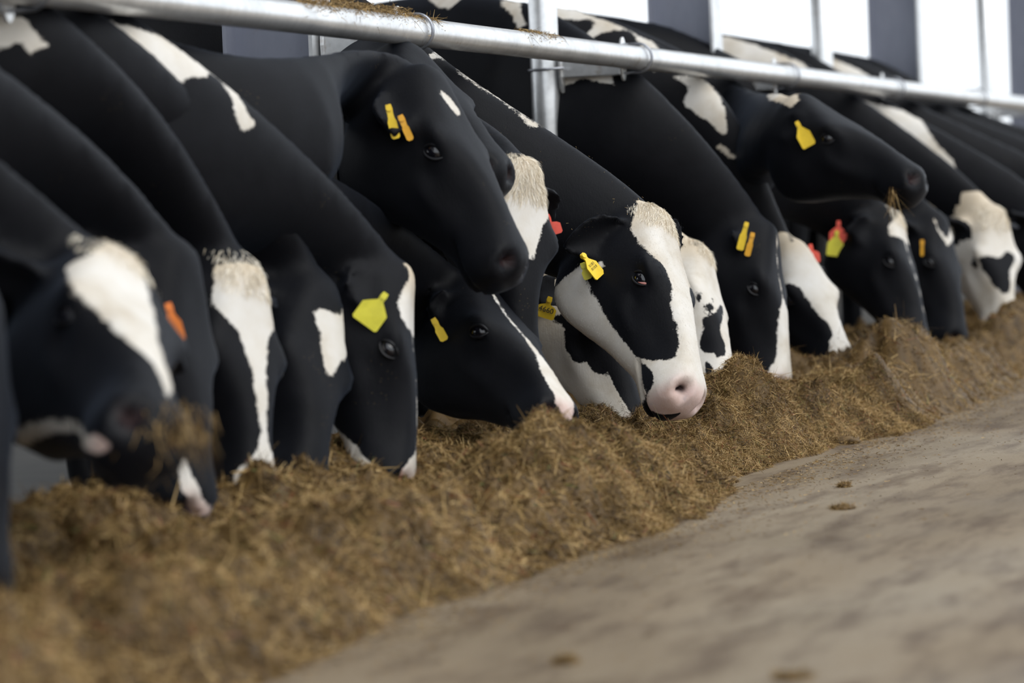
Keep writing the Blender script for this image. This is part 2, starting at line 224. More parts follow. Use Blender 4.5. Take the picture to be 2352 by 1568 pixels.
CATTLE = {
 'H0': {"P": [3.9571, 2.2862, 0.594], "N": [3.7683, 2.1485, 0.1295], "n": [0.1211, -0.964, 0.2366], "cx": 3.45, "byaw": 0.5, "bx": 3.15, "bb": 0.55, "vox": 0.021, "label": "black cow cut by the left edge, muzzle nearest to the camera"},
 'H1': {"P": [4.4286, 2.3125, 0.628], "N": [4.0206, 2.0107, 0.3913], "n": [0.0256, -0.6382, 0.7695], "cx": 4.0, "byaw": 0.485, "bx": 3.71, "bb": 0.55, "forelock": {"n": 700, "to": 0.08}, "vox": 0.018, "label": "black cow with tapering white blaze, chewing feed at the far left", "marks": [["W", "h", [[0.0976, -0.0866], [0.2213, -0.0833], [0.2464, -0.0721], [0.2815, -0.0577], [0.3446, -0.04], [0.3857, -0.0091], [0.4266, 0.0103], [0.4662, 0.01], [0.4677, 0.0264], [0.391, 0.0483], [0.3679, 0.0282], [0.3051, 0.0178], [0.1929, 0.0333], [0.1122, 0.0342], [0.0343, 0.0317], [0.023, 0.0119], [0.0154, -0.0159], [0.0864, -0.0545]]], ["W", "h", [[0.2283, -0.2809], [0.4925, -0.2039], [0.5379, -0.1692], [0.5375, -0.2181], [0.1939, -0.3092]]]]},
 'H2': {"P": [5.0559, 2.491, 0.6268], "N": [4.9323, 2.3834, 0.1333], "n": [-0.0171, -0.976, 0.2171], "cx": 4.45, "byaw": 0.5, "bx": 4.15, "bb": 0.55, "vox": 0.018, "label": "black cow with orange ear tag behind the chewing cow", "tags": [{"p": [4.9297, 2.4671, 0.5147], "d": [0.039, -0.228, -0.973], "f": [-0.894, -0.447, 0.026], "w": 0.03, "h": 0.0663, "c": "orange"}], "marks": [["W", "h", [[0.4111, -0.098], [0.4186, -0.0748], [0.459, -0.066], [0.5073, -0.0338], [0.523, 0.1487], [0.5355, -0.0627], [0.4829, -0.1015]]]]},
 'H3': {"P": [5.4112, 2.5356, 0.5958], "N": [5.2603, 2.4247, 0.1107], "n": [-0.2591, -0.9209, 0.2911], "cx": 5.0, "byaw": 0.5, "bx": 4.7, "bb": 0.55, "forelock": {"n": 700, "to": 0.08}, "vox": 0.0175, "label": "cow with broad white blaze down a blurred black face, left of yellow tag", "marks": [["W", "h", [[0.0227, -0.0662], [0.0502, -0.0722], [0.078, -0.0737], [0.1073, -0.0803], [0.1338, -0.0656], [0.1583, -0.0466], [0.1818, -0.0332], [0.213, -0.027], [0.2503, -0.0181], [0.2914, -0.0165], [0.3315, -0.0134], [0.3683, -0.0093], [0.3994, -0.0163], [0.431, -0.0386], [0.4571, -0.0993], [0.5038, -0.1123], [0.5038, 0.1123], [0.4571, 0.0993], [0.431, 0.0386], [0.3994, 0.0163], [0.3683, 0.0093], [0.3315, 0.0134], [0.2914, 0.0165], [0.2503, 0.0181], [0.213, 0.027], [0.1818, 0.0332], [0.1583, 0.0466], [0.1338, 0.0656], [0.1073, 0.0803], [0.078, 0.0737], [0.0502, 0.0722], [0.0227, 0.0662]]], ["W", "b", [[0.4976, 1.0661], [0.5444, 1.0539], [0.5819, 1.0053], [0.5494, 0.9894], [0.5307, 1.0135], [0.4946, 0.9978], [0.4497, 1.0422]]]]},
 'H4': {"P": [5.74, 2.5036, 0.5404], "N": [5.463, 2.4073, 0.1111], "n": [-0.2036, -0.9191, 0.3375], "cx": 5.2, "byaw": 0.5, "bx": 4.872, "bb": 0.6, "vox": 0.02, "label": "black cow with a white star, between broad blaze and yellow tagged ear", "marks": [["W", "h", [[0.1005, -0.0368], [0.0845, -0.0201], [0.0849, -0.0004], [0.0813, 0.0252], [0.0732, 0.0424], [0.0499, 0.0393], [0.0437, 0.0373], [0.0654, 0.0463], [0.082, 0.0535], [0.0228, 0.1516], [0.1557, 0.0645], [0.2085, 0.0302], [0.2413, 0.0116], [0.2459, 0.0028], [0.2202, -0.0053], [0.1758, -0.0138], [0.1434, -0.0152], [0.1246, -0.0353]]]]},
 'H5': {"P": [5.9381, 2.4011, 0.5569], "N": [5.8092, 2.333, 0.0891], "n": [0.2802, -0.9579, 0.0622], "cx": 5.34, "byaw": 0.5, "bx": 5.04, "bb": 0.55, "vox": 0.0165, "label": "cow with large lemon ear tag and white shoulder, muzzle in the feed", "tags": [{"p": [5.7903, 2.3961, 0.4991], "d": [-0.243, 0.568, -0.786], "f": [-0.924, -0.382, 0.026], "w": 0.062, "h": 0.0732, "c": "lemon"}], "ear": {"r": [0.9, -0.404, -0.164, 0.09, 0.631, -0.955, 0.1]}, "marks": [["W", "h", [[0.0058, -0.0351], [0.0274, -0.0304], [0.0507, -0.0362], [0.0825, -0.0648], [0.1134, -0.0744], [0.1428, -0.0733], [0.1635, -0.0541], [0.1609, -0.004], [0.1895, -0.004], [0.2103, -0.004], [0.2103, 0.004], [0.1895, 0.004], [0.1609, 0.004], [0.1635, 0.0541], [0.1428, 0.0733], [0.1134, 0.0744], [0.0825, 0.0648], [0.0507, 0.0362], [0.0274, 0.0304], [0.0058, 0.0351]]], ["W", "h", [[0.2614, -0.004], [0.2906, -0.004], [0.3448, -0.004], [0.3678, -0.004], [0.3919, -0.004], [0.4415, -0.004], [0.4851, -0.0835], [0.5101, -0.1124], [0.5101, 0.1124], [0.4851, 0.0835], [0.4415, 0.004], [0.3919, 0.004], [0.3678, 0.004], [0.3448, 0.004], [0.2906, 0.004], [0.2614, 0.004]]], ["W", "h", [[0.3623, -0.3157], [0.3825, -0.293], [0.5209, -0.1539], [0.5347, -0.2062], [0.4507, -0.3009]]], ["W", "b", [[0.4994, 1.0756], [0.5472, 1.0427], [0.5864, 1.0069], [0.5966, 0.9772], [0.6043, 0.9535], [0.6146, 0.9239], [0.629, 0.915], [0.6501, 0.9178], [0.6662, 0.9386], [0.6947, 0.9568], [0.7161, 0.9541], [0.7424, 0.9639], [0.7582, 0.9499], [0.7742, 0.9248], [0.7842, 0.8881], [0.7919, 0.8549], [0.8074, 0.8458], [0.8247, 0.8641], [0.8072, 0.8915], [0.7949, 0.9219], [0.7718, 0.9411], [0.7475, 0.9595], [0.712, 0.9883], [0.6545, 1.0292], [0.6412, 1.0398]]]]},
 'H7': {"P": [6.3036, 2.4762, 0.9983], "N": [6.1727, 2.1917, 0.5645], "n": [-0.0293, -0.8318, 0.5543], "cx": 5.62, "byaw": 0.75, "bx": 4.92, "bb": 0.75, "we": 0.6, "nk": 0.84, "bp": [-0.05, 0, -0.03], "vox": 0.0145, "kz": 1.02, "label": "black cow with raised head and two thin yellow tags, under the rail", "tags": [{"p": [6.1249, 2.5048, 0.9047], "d": [0.029, -0.2, -0.979], "f": [-0.925, -0.378, -0.037], "w": 0.02, "h": 0.0693, "c": "yellow"}, {"p": [6.1333, 2.4792, 0.8806], "d": [0.089, -0.358, -0.93], "f": [-0.927, -0.375, -0.033], "w": 0.016, "h": 0.0525, "c": "amber"}], "ear": {"r": [0.858, -0.511, -0.051, 0.134, 0.812, -0.833, 0.303]}, "marks": [["W", "h", [[0.0804, -0.0312], [0.0873, 0.0021], [0.1247, 0.0256], [0.1411, 0.0032], [0.1129, -0.0191], [0.096, -0.03]]]]},
 'H6': {"P": [6.5022, 2.4558, 0.5134], "N": [6.2392, 2.1316, 0.2382], "n": [-0.025, -0.6351, 0.7721], "cx": 5.8, "byaw": 0.5, "bx": 5.418, "bb": 0.7, "vox": 0.0145, "kz": 0.86, "rise": -0.02, "label": "black cow with pink spotted muzzle, left of the sharp cow", "tags": [{"p": [6.3327, 2.4987, 0.423], "d": [0.117, -0.43, -0.895], "f": [-0.93, -0.367, 0.035], "w": 0.02, "h": 0.0498, "c": "yellow"}], "ear": {"r": [0.208, -0.966, -0.153, 0.057, 1.059, -0.653, 0.264]}, "marks": [["W", "h", [[0.0676, -0.004], [0.1149, -0.004], [0.1251, -0.004], [0.158, -0.004], [0.1768, -0.004], [0.2447, -0.004], [0.3373, -0.0125], [0.3762, -0.0242], [0.4271, -0.0397], [0.4678, -0.0442], [0.5044, -0.054], [0.5269, -0.0447], [0.5425, -0.0485], [0.5425, 0.0485], [0.5269, 0.0447], [0.5044, 0.054], [0.4678, 0.0442], [0.4271, 0.0397], [0.3762, 0.0242], [0.3373, 0.0125], [0.2447, 0.004], [0.1768, 0.004], [0.158, 0.004], [0.1251, 0.004], [0.1149, 0.004], [0.0676, 0.004]]]]},
 'H8': {"P": [6.6606, 2.6755, 1.0778], "N": [6.4032, 2.325, 0.7927], "n": [-0.0845, -0.5907, 0.8025], "cx": 6.95, "byaw": -0.3, "bx": 7.2, "bb": 0.75, "vox": 0.016, "kp": [6.93, 2.96, 1.17], "label": "black cow with raised nose just below the rail, behind another raised head", "ear": {"r": [0.249, -0.951, -0.184, 0.083, 1.091, -0.622, 0.251]}},
 'H9': {"P": [6.5814, 2.3599, 0.7849], "N": [6.4692, 2.3162, 0.2996], "n": [-0.5554, -0.8069, 0.2011], "cx": 6.85, "byaw": -0.352, "bx": 7.071, "bb": 0.6, "kz": 0.98, "forelock": {"n": 4000, "to": 0.1, "w": 0.07, "len": 1.2, "thin": 1}, "vox": 0.014, "label": "cow with shaggy cream poll and red tag, half hidden behind the raised head", "tags": [{"p": [6.67, 2.3339, 0.6484], "d": [0.047, -0.249, -0.967], "f": [-0.944, -0.33, 0.002], "w": 0.05, "h": 0.043, "c": "red"}], "ear": {"l": [0.566, 0.802, -0.193, 0.109, 0.608, -0.554, 0.791]}, "marks": [["W", "h", [[0.0754, -0.0562], [0.0181, -0.0446], [-0.0356, 0.0445], [0.0149, 0.0406], [0.046, 0.0483], [0.072, 0.1311], [0.152, 0.0535], [0.2059, 0.031], [0.2582, 0.0156], [0.2208, -0.0612]]]]},
 'main': {"P": [7.1825, 2.2151, 0.6542], "N": [6.9148, 2.0233, 0.2137], "n": [-0.0278, -0.9102, 0.4132], "cx": 7.15, "byaw": 0.036, "bx": 7.128, "bb": 0.6, "kz": 1.0, "nk": 1.17, "coat": 90000, "forelock": {"n": 4500, "to": 0.062, "w": 0.07, "len": 0.95, "thin": 1}, "vox": 0.0093, "fine": True, "label": "black and white cow in sharp focus with white blaze and pink nose", "tags": [{"p": [6.9863, 2.3552, 0.5501], "d": [0.194, -0.625, -0.756], "f": [-0.614, -1.176, 0.479], "w": 0.042, "h": 0.0661, "c": "yellow", "text": [["|| | ||| |", 0.008, -0.028], ["||| | || ||", 0.008, -0.038]]}, {"p": [7.002, 2.3614, 0.5262], "d": [0.073, -0.318, -0.945], "f": [-0.947, -0.32, 0.018], "w": 0.022, "h": 0.0358, "c": "lemon"}], "ear": {"r": [0.201, -0.509, -0.837, 0.147, 0.917, -0.769, 0.295], "l": [-0.717, 0.3, 0.629, 0.124, 0.917, -0.769, 0.295]}, "marks": [["W", "h", [[-0.03, -0.05], [0.0683, -0.0989], [0.1004, -0.0953], [0.1316, -0.089], [0.1589, -0.0833], [0.185, -0.0738], [0.1948, -0.0567], [0.2091, -0.0492], [0.2264, -0.0469], [0.2433, -0.0444], [0.2702, -0.0484], [0.2976, -0.053], [0.3128, -0.0534], [0.3362, -0.054], [0.3534, -0.0508], [0.3785, -0.0516], [0.3991, -0.0567], [0.4152, -0.0666], [0.4408, -0.0866], [0.4414, -0.1118], [0.4266, -0.1562], [0.4182, -0.1799], [0.3922, -0.2227], [0.3827, -0.2357], [0.3918, -0.2374], [0.4192, -0.208], [0.4429, -0.1889], [0.4703, -0.1837], [0.5009, -0.1877], [0.5256, -0.1774], [0.538, -0.1679], [0.5443, -0.1227], [0.5216, -0.004], [0.5216, 0.004], [0.5443, 0.1227], [0.538, 0.1679], [0.5256, 0.1774], [0.5009, 0.1877], [0.4703, 0.1837], [0.4429, 0.1889], [0.4192, 0.208], [0.3918, 0.2374], [0.3827, 0.2357], [0.3922, 0.2227], [0.4182, 0.1799], [0.4266, 0.1562], [0.4414, 0.1118], [0.4408, 0.0866], [0.4152, 0.0666], [0.3991, 0.0567], [0.3785, 0.0516], [0.3534, 0.0508], [0.3362, 0.054], [0.3128, 0.0534], [0.2976, 0.053], [0.2702, 0.0484], [0.2433, 0.0444], [0.2264, 0.0469], [0.2091, 0.0492], [0.1948, 0.0567], [0.185, 0.0738], [0.1589, 0.0833], [0.1316, 0.089], [0.1004, 0.0953], [0.0683, 0.0989], [-0.03, 0.05]]], ["W", "h", [[0.47, -0.15], [0.495, -0.2], [0.515, -0.26], [0.62, -0.3], [0.62, 0.3], [0.515, 0.26], [0.495, 0.2], [0.47, 0.15]]], ["W", "h", [[0.1098, -0.2813], [0.1383, -0.2453], [0.1492, -0.242], [0.157, -0.2414], [0.1673, -0.2488], [0.1864, -0.2603], [0.2167, -0.2744], [0.2461, -0.2812], [0.268, -0.2929], [0.2445, -0.3259], [0.2953, -0.3071], [0.3165, -0.2943], [0.3198, -0.2732], [0.327, -0.2598], [0.3249, -0.2794], [0.3227, -0.3066], [0.3342, -0.3148], [0.3526, -0.3076], [0.3837, -0.3092], [0.4063, -0.3026], [0.4586, -0.2669], [0.4967, -0.2314], [0.4967, -0.4], [0.1098, -0.4]]], ["W", "h", [[0.1098, 0.2813], [0.1383, 0.2453], [0.1492, 0.242], [0.157, 0.2414], [0.1673, 0.2488], [0.1864, 0.2603], [0.2167, 0.2744], [0.2461, 0.2812], [0.268, 0.2929], [0.2445, 0.3259], [0.2953, 0.3071], [0.3165, 0.2943], [0.3198, 0.2732], [0.327, 0.2598], [0.3249, 0.2794], [0.3227, 0.3066], [0.3342, 0.3148], [0.3526, 0.3076], [0.3837, 0.3092], [0.4063, 0.3026], [0.4586, 0.2669], [0.4967, 0.2314], [0.4967, 0.4], [0.1098, 0.4]]], ["W", "h", [[0.1282, -0.194], [0.1305, -0.1822], [0.1448, -0.1816], [0.1488, -0.1902]]], ["W", "b", [[0.5493, 1.036], [0.5856, 1.0069], [0.6222, 0.9814], [0.6575, 0.9576], [0.6991, 0.927], [0.7494, 0.8769], [0.7629, 0.8765], [0.7608, 0.8847], [0.719, 0.9128], [0.6883, 0.9351], [0.6575, 0.9574], [0.6131, 0.988], [0.5923, 1.0033]]], ["W", "b", [[0.4807, 1.0643], [0.4921, 1.0816], [0.5192, 1.0584], [0.5108, 1.0664], [0.5026, 1.0638]]]]},
 'M2': {"P": [7.541, 2.5306, 0.5271], "N": [7.4263, 2.3241, 0.0864], "n": [0.1059, -0.9107, 0.3992], "cx": 7.3, "byaw": 0.434, "bx": 7.022, "bb": 0.6, "vox": 0.015, "kz": 0.86, "rise": -0.02, "label": "white-cheeked cow with tag 4660 whose jaw shows under the sharp cow", "tags": [{"p": [7.3597, 2.5792, 0.4336], "d": [-0.152, 0.299, -0.942], "f": [-0.943, -0.331, 0.029], "w": 0.052, "h": 0.05, "c": "yellow", "text": [["4660", 0.02, -0.028]]}], "ear": {"r": [0.378, -0.676, -0.633, 0.108, 0.684, -0.922, 0.196]}, "marks": [["W", "h", [[-0.11, -0.34], [0.62, -0.34], [0.62, -0.09], [-0.11, -0.09]]], ["W", "h", [[-0.11, 0.34], [0.62, 0.34], [0.62, 0.09], [-0.11, 0.09]]], ["B", "h", [[0.1404, -0.1788], [0.1551, -0.1827], [0.1675, -0.1636], [0.1872, -0.1577], [0.2042, -0.1682], [0.2277, -0.1769], [0.2374, -0.1855], [0.2592, -0.1747], [0.2753, -0.1823], [0.2911, -0.1645], [0.2944, -0.1469], [0.2958, -0.1305], [0.3025, -0.1387], [0.3268, -0.1391], [0.3437, -0.1124], [0.3418, -0.0962], [0.3184, -0.0414], [0.1767, -0.1007], [0.1417, -0.1477]]]]},
 'H12': {"P": [8.1758, 2.3998, 0.5472], "N": [7.9123, 2.2252, 0.1598], "n": [0.0151, -0.9154, 0.4023], "cx": 7.75, "byaw": 0.5, "bx": 7.395, "bb": 0.65, "kz": 0.82, "rise": -0.02, "forelock": {"n": 1800, "to": 0.05, "w": 0.045, "thin": 1}, "vox": 0.0125, "label": "white-faced cow with black eye patch just right of the sharp cow", "marks": [["W", "h", [[-0.04, -0.24], [0.62, -0.34], [0.62, 0.34], [-0.04, 0.24]]], ["B", "h", [[0.3418, -0.0979], [0.3242, -0.0752], [0.3081, -0.0812], [0.2926, -0.0719], [0.2853, -0.0434], [0.2178, 0.0133], [0.2051, 0.0399], [0.2895, -0.0059], [0.3305, -0.0336], [0.3658, -0.0264], [0.4016, -0.021], [0.428, -0.0386], [0.4325, -0.0784], [0.4136, -0.0753], [0.4004, -0.1176], [0.3755, -0.1175]]], ["B", "h", [[0.2173, -0.0849], [0.2181, -0.0728], [0.241, -0.0725], [0.2521, -0.0847]]], ["B", "h", [[0.4258, -0.125], [0.4679, -0.1056], [0.5054, -0.1183], [0.493, -0.1514]]], ["B", "h", [[0.0059, -0.0403], [-0.0004, -0.0218], [0.0103, -0.0124], [0.0234, -0.0272], [0.0303, -0.0448]]], ["B", "h", [[0.2602, -0.0712], [0.2511, -0.053], [0.2537, -0.0335], [0.2787, -0.0496], [0.2781, -0.0663]]], ["B", "h", [[0.2233, -0.0372], [0.2133, -0.0171], [0.2336, -0.0299], [0.2391, -0.0441]]]]},
 'H13': {"P": [8.731, 2.3448, 0.5993], "N": [8.6109, 2.2502, 0.1128], "n": [-0.0101, -0.9811, 0.1933], "cx": 8.58, "byaw": -0.45, "bx": 8.88, "bb": 0.6, "vox": 0.0155, "label": "black cow with thin white blaze, yellow and amber tags, pink muzzle", "tags": [{"p": [8.6092, 2.387, 0.6015], "d": [-0.137, 0.257, -0.957], "f": [-0.964, -0.267, 0.007], "w": 0.022, "h": 0.0777, "c": "yellow"}, {"p": [8.6115, 2.3701, 0.5698], "d": [-0.134, 0.249, -0.959], "f": [-0.964, -0.265, 0.01], "w": 0.018, "h": 0.0642, "c": "amber"}], "ear": {"r": [0.53, -0.806, 0.266, 0.044, 0.619, -0.926, 0.265]}, "marks": [["W", "h", [[0.0381, -0.004], [0.0561, -0.004], [0.1003, -0.004], [0.1375, -0.004], [0.1744, -0.004], [0.2503, -0.006], [0.2854, -0.0368], [0.323, -0.0456], [0.3645, -0.0526], [0.4117, -0.0641], [0.4499, -0.0894], [0.472, -0.1251], [0.5261, -0.1537], [0.5261, 0.1537], [0.472, 0.1251], [0.4499, 0.0894], [0.4117, 0.0641], [0.3645, 0.0526], [0.323, 0.0456], [0.2854, 0.0368], [0.2503, 0.006], [0.1744, 0.004], [0.1375, 0.004], [0.1003, 0.004], [0.0561, 0.004], [0.0381, 0.004]]], ["W", "b", [[0.4618, 1.0302], [0.4845, 1.0813], [0.6018, 1.0744], [0.6288, 1.0337], [0.6024, 1.0391], [0.5333, 1.0614]]], ["W", "b", [[-0.2462, 1.3691], [-0.1282, 1.3224], [-0.0785, 1.3139], [-0.0602, 1.3566]]], ["W", "b", [[0.0828, 1.3301], [0.1623, 1.3173], [0.2492, 1.2385], [0.2179, 1.2314], [0.1682, 1.2817], [0.1461, 1.2927]]]]},
 'H14': {"P": [9.3353, 2.4339, 0.5435], "N": [9.1203, 2.1876, 0.1521], "n": [-0.3843, -0.6715, 0.6336], "cx": 9.3, "byaw": 0.057, "bx": 9.266, "bb": 0.6, "vox": 0.0165, "label": "cow with broad white forehead, black eye patch and small red tag", "tags": [{"p": [9.4506, 2.4066, 0.5175], "d": [0.001, -0.125, -0.992], "f": [-0.969, -0.247, 0.015], "w": 0.05, "h": 0.0544, "c": "red"}], "marks": [["W", "h", [[-0.04, -0.24], [0.62, -0.34], [0.62, 0.34], [-0.04, 0.24]]], ["B", "h", [[0.1896, -0.0813], [0.2041, -0.0666], [0.2476, -0.0555], [0.2873, -0.0515], [0.3262, -0.043], [0.3673, -0.0296], [0.4034, -0.0297], [0.4223, -0.0614], [0.4543, -0.0844], [0.4918, -0.0933], [0.5195, -0.1351], [0.4874, -0.2887], [0.4893, -0.2322], [0.2609, -0.2716], [0.1765, -0.1442], [0.181, -0.0972]]], ["B", "h", [[-0.0423, 0.0051], [-0.0229, 0.0093], [0.0189, -0.0103], [0.0273, -0.028]]], ["W", "b", [[0.4872, 1.0845], [0.5725, 1.0789], [0.6003, 1.0484], [0.632, 1.0081], [0.6491, 0.9562], [0.6539, 0.9154], [0.6507, 0.8851], [0.62, 0.9066], [0.6062, 0.9274], [0.573, 0.949], [0.5496, 0.9702], [0.5259, 0.9863], [0.5215, 1.0017], [0.5364, 1.0264], [0.5409, 1.0466], [0.507, 1.0684]]], ["W", "b", [[0.6141, 0.8512], [0.6374, 0.8628], [0.651, 0.8395], [0.6797, 0.8206], [0.6741, 0.8071], [0.6546, 0.814]]], ["W", "b", [[0.3818, 1.013], [0.3946, 1.0265], [0.4152, 1.0284], [0.4215, 1.0113], [0.4113, 0.9978], [0.3893, 0.996]]], ["W", "b", [[0.0539, 1.3375], [0.1546, 1.3193], [0.2961, 1.2619], [0.4236, 1.1937], [0.4713, 1.1267], [0.4272, 1.0991], [0.3844, 1.1891], [0.3467, 1.2363], [0.2953, 1.2424], [0.2516, 1.2291], [0.2204, 1.2107], [0.2096, 1.226], [0.237, 1.2648], [0.2199, 1.2808], [0.1697, 1.2827], [0.0762, 1.2865]]]]},
 'H15': {"P": [9.1223, 2.3438, 0.9976], "N": [8.9815, 1.9079, 0.7517], "n": [-0.1009, -0.4639, 0.8801], "cx": 9.65, "byaw": -0.45, "bx": 10.036, "bb": 0.8, "vox": 0.018, "label": "black cow holding its head level under the rail at upper right", "tags": [{"p": [8.97, 2.312, 0.904], "d": [0.115, -0.426, -0.898], "f": [-0.968, -0.25, -0.026], "w": 0.045, "h": 0.0792, "c": "yellow"}], "ear": {"r": [0.972, -0.176, 0.158, 0.074, 0.838, -0.854, 0.182]}, "marks": [["W", "b", [[1.1952, 1.0136], [1.4333, 1.0014], [1.465, 0.9764], [1.4477, 0.9602], [1.4076, 0.9697], [1.3401, 0.9831], [1.3001, 0.9853]]]]},
 'H16': {"P": [10.2392, 2.3027, 0.623], "N": [10.0753, 2.1406, 0.168], "n": [-0.0167, -0.94, 0.3409], "cx": 9.75, "byaw": 0.5, "bx": 9.422, "bb": 0.6, "forelock": {"n": 500, "to": 0.06, "w": 0.05}, "vox": 0.019, "label": "black cow with red and lemon tags hanging from one ear", "tags": [{"p": [10.125, 2.4763, 0.5855], "d": [-0.067, 0.06, -0.996], "f": [-0.971, -0.238, 0.007], "w": 0.06, "h": 0.0755, "c": "red"}, {"p": [10.1208, 2.4827, 0.5511], "d": [-0.091, 0.128, -0.988], "f": [-0.971, -0.238, 0.01], "w": 0.056, "h": 0.0805, "c": "lemon"}], "ear": {"r": [0.219, -0.694, -0.686, 0.12, 0.73, -0.897, 0.224]}, "marks": [["W", "h", [[0.0083, -0.004], [0.0245, -0.004], [0.0816, -0.0736], [0.1273, -0.0776], [0.1291, -0.0083], [0.1416, -0.004], [0.1972, -0.004], [0.2605, -0.004], [0.3157, -0.004], [0.3605, -0.004], [0.4235, -0.004], [0.4472, -0.004], [0.4472, 0.004], [0.4235, 0.004], [0.3605, 0.004], [0.3157, 0.004], [0.2605, 0.004], [0.1972, 0.004], [0.1416, 0.004], [0.1291, 0.0083], [0.1273, 0.0776], [0.0816, 0.0736], [0.0245, 0.004], [0.0083, 0.004]]]]},
 'H17': {"P": [10.7877, 2.257, 0.602], "N": [10.5998, 2.1224, 0.1473], "n": [-0.2008, -0.9137, 0.3534], "cx": 10.4, "byaw": 0.418, "bx": 10.133, "bb": 0.6, "vox": 0.02, "label": "black cow with white V on its forehead at the right", "tags": [{"p": [10.6352, 2.2952, 0.5017], "d": [-0.053, 0.022, -0.998], "f": [-0.977, -0.211, 0.015], "w": 0.012, "h": 0.0503, "c": "amber"}], "marks": [["W", "h", [[0.0357, -0.0529], [0.1086, -0.043], [0.1451, -0.009], [0.0881, 0.0549], [0.0454, 0.0389], [0.1147, -0.001], [0.0885, -0.0382], [0.0439, -0.0455]]]]},
 'H18': {"P": [11.3548, 2.1649, 0.6161], "N": [11.1944, 2.0676, 0.1311], "n": [-0.5687, -0.7497, 0.3385], "cx": 11.4, "byaw": -0.047, "bx": 11.428, "bb": 0.6, "forelock": {"n": 900, "to": 0.09, "w": 0.07, "len": 1.2}, "vox": 0.019, "label": "fluffy white-faced cow with black cheek spot near the right edge", "marks": [["W", "h", [[-0.08, -0.28], [0.62, -0.34], [0.62, 0.34], [-0.08, 0.28]]], ["B", "h", [[0.2137, -0.0873], [0.2048, -0.0688], [0.2161, -0.0288], [0.2079, -0.0081], [0.1865, 0.0165], [0.1878, 0.0502], [0.2255, 0.0501], [0.2688, 0.0136], [0.3121, 0.0139], [0.3618, 0.0033], [0.3621, -0.0351], [0.3199, -0.0613], [0.2831, -0.0706], [0.2444, -0.0899]]], ["W", "b", [[0.0443, 1.3275], [0.0943, 1.3186], [0.1851, 1.2885], [0.3751, 1.2035], [0.4164, 1.1589], [0.2702, 1.1964], [0.1681, 1.2136], [0.081, 1.2552]]]]},
 'H19': {"P": [11.8358, 2.0145, 0.6137], "N": [11.7758, 1.9259, 0.1151], "n": [-0.1785, -0.9648, 0.1929], "cx": 11.9, "byaw": -0.056, "bx": 11.934, "bb": 0.6, "vox": 0.02, "eyes": False, "label": "nearest of the dark necks crowded at the right edge under the rail", "marks": [["W", "b", [[0.474, 1.0686], [0.6503, 1.0178], [0.7367, 0.9679], [0.8065, 0.8754], [0.8789, 0.7968], [0.8928, 0.7523], [0.8556, 0.7507], [0.8048, 0.8062], [0.746, 0.8718], [0.6811, 0.9253], [0.6186, 0.9408], [0.5538, 0.9882]]]]},
 'H20': {"P": [12.7229, 1.9181, 0.6009], "N": [12.6358, 1.8296, 0.1063], "n": [-0.194, -0.9592, 0.2058], "cx": 12.5, "byaw": 0.173, "bx": 12.395, "bb": 0.6, "vox": 0.022, "eyes": False, "label": "second of the dark necks crowded at the right edge under the rail", "marks": [["W", "b", [[0.2379, 1.266], [0.3369, 1.222], [0.4271, 1.1646], [0.2519, 1.197]]]]},
 'H21': {"P": [13.624, 1.7831, 0.5865], "N": [13.556, 1.6933, 0.0788], "n": [-0.215, -0.9563, 0.1979], "cx": 13.1, "byaw": 0.343, "bx": 12.886, "bb": 0.6, "vox": 0.022, "eyes": False, "label": "third of the dark necks crowded at the right edge under the rail"},
 'H22': {"P": [14.5515, 1.578, 0.5898], "N": [14.458, 1.5014, 0.0944], "n": [-0.2332, -0.9534, 0.1914], "cx": 13.7, "byaw": 0.45, "bx": 13.41, "bb": 0.6, "vox": 0.022, "eyes": False, "label": "farthest of the dark necks crowded at the right edge under the rail"},
}
LUMPS = [[6.733, 1.654, 0.0171, 0.0103, "small round feed lump alone on the floor, upper of two"], [6.254, 1.542, 0.03, 0.0084, "flat dark feed lump below the small round one on the floor"], [6.856, 1.977, 0.0416, 0.0167, "feed lump at the toe of the heap below the sharp cow"], [7.95, 1.942, 0.0475, 0.0214, "large feed lump lying off the heap at the right"], [8.196, 1.856, 0.011, 0.0077, "tiny feed pellet right of the large lump"], [4.114, 1.438, 0.0198, 0.0099, "blurred feed lump near the bottom edge of the picture"], [6.069, 1.815, 0.0241, 0.006, "flat feed scrap on the floor in front of the heap"], [4.019, 1.071, 0.0334, 0.006, "flattened feed patch at the bottom right"]]
MOUTHFULS = [[[4.081, 2.064, 0.368], 700, [0.028, 0.028, 0.018], 0.075, "feed dangling from the mouth of the far left cow"], [[8.911, 2.009, 0.683], 30, [0.008, 0.008, 0.008], 0.09, "thin wisp of feed hanging under the level black head"]]


# ------------------------------------------------------------------ structure
def slab(name, lo, hi, mat, label=None, cat=None):
    mb = MB(); mb.box(lo, hi); o = mb.build(name, mat, smooth=False); tag(o, label, cat, kind='structure'); return o
slab('floor', (-6, -14, -.25), (40, RAIL_Y, 0), M_FLOOR, 'brown stained concrete floor of the feed alley', 'floor')
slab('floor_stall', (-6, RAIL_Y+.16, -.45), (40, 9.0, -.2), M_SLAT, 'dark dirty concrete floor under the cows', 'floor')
slab('ground', (-60, 9.0, -.6), (160, 120, -.45), M_GROUND, 'pale gravel ground outside the barn', 'ground')
slab('trim_1', (-6, RAIL_Y, -.45), (40, RAIL_Y+.16, .12), M_CONC, 'low concrete kerb between feed alley and cows', 'kerb')
slab('wall_blocker', (-6, 8.9, -.45), (40, 9.0, .95), simple('dark_boards', (.045, .038, .03), .8, ns=6), 'low dark wall added at the far side to block bright ground', 'wall')  # unseen wall, added to block the bright ground behind the cows' legs
slab('ceiling', (-6, RAIL_Y+.15, 3.9), (40, 9.2, 3.98), M_ROOF, 'grey sheet roof over the standing cows', 'roof')

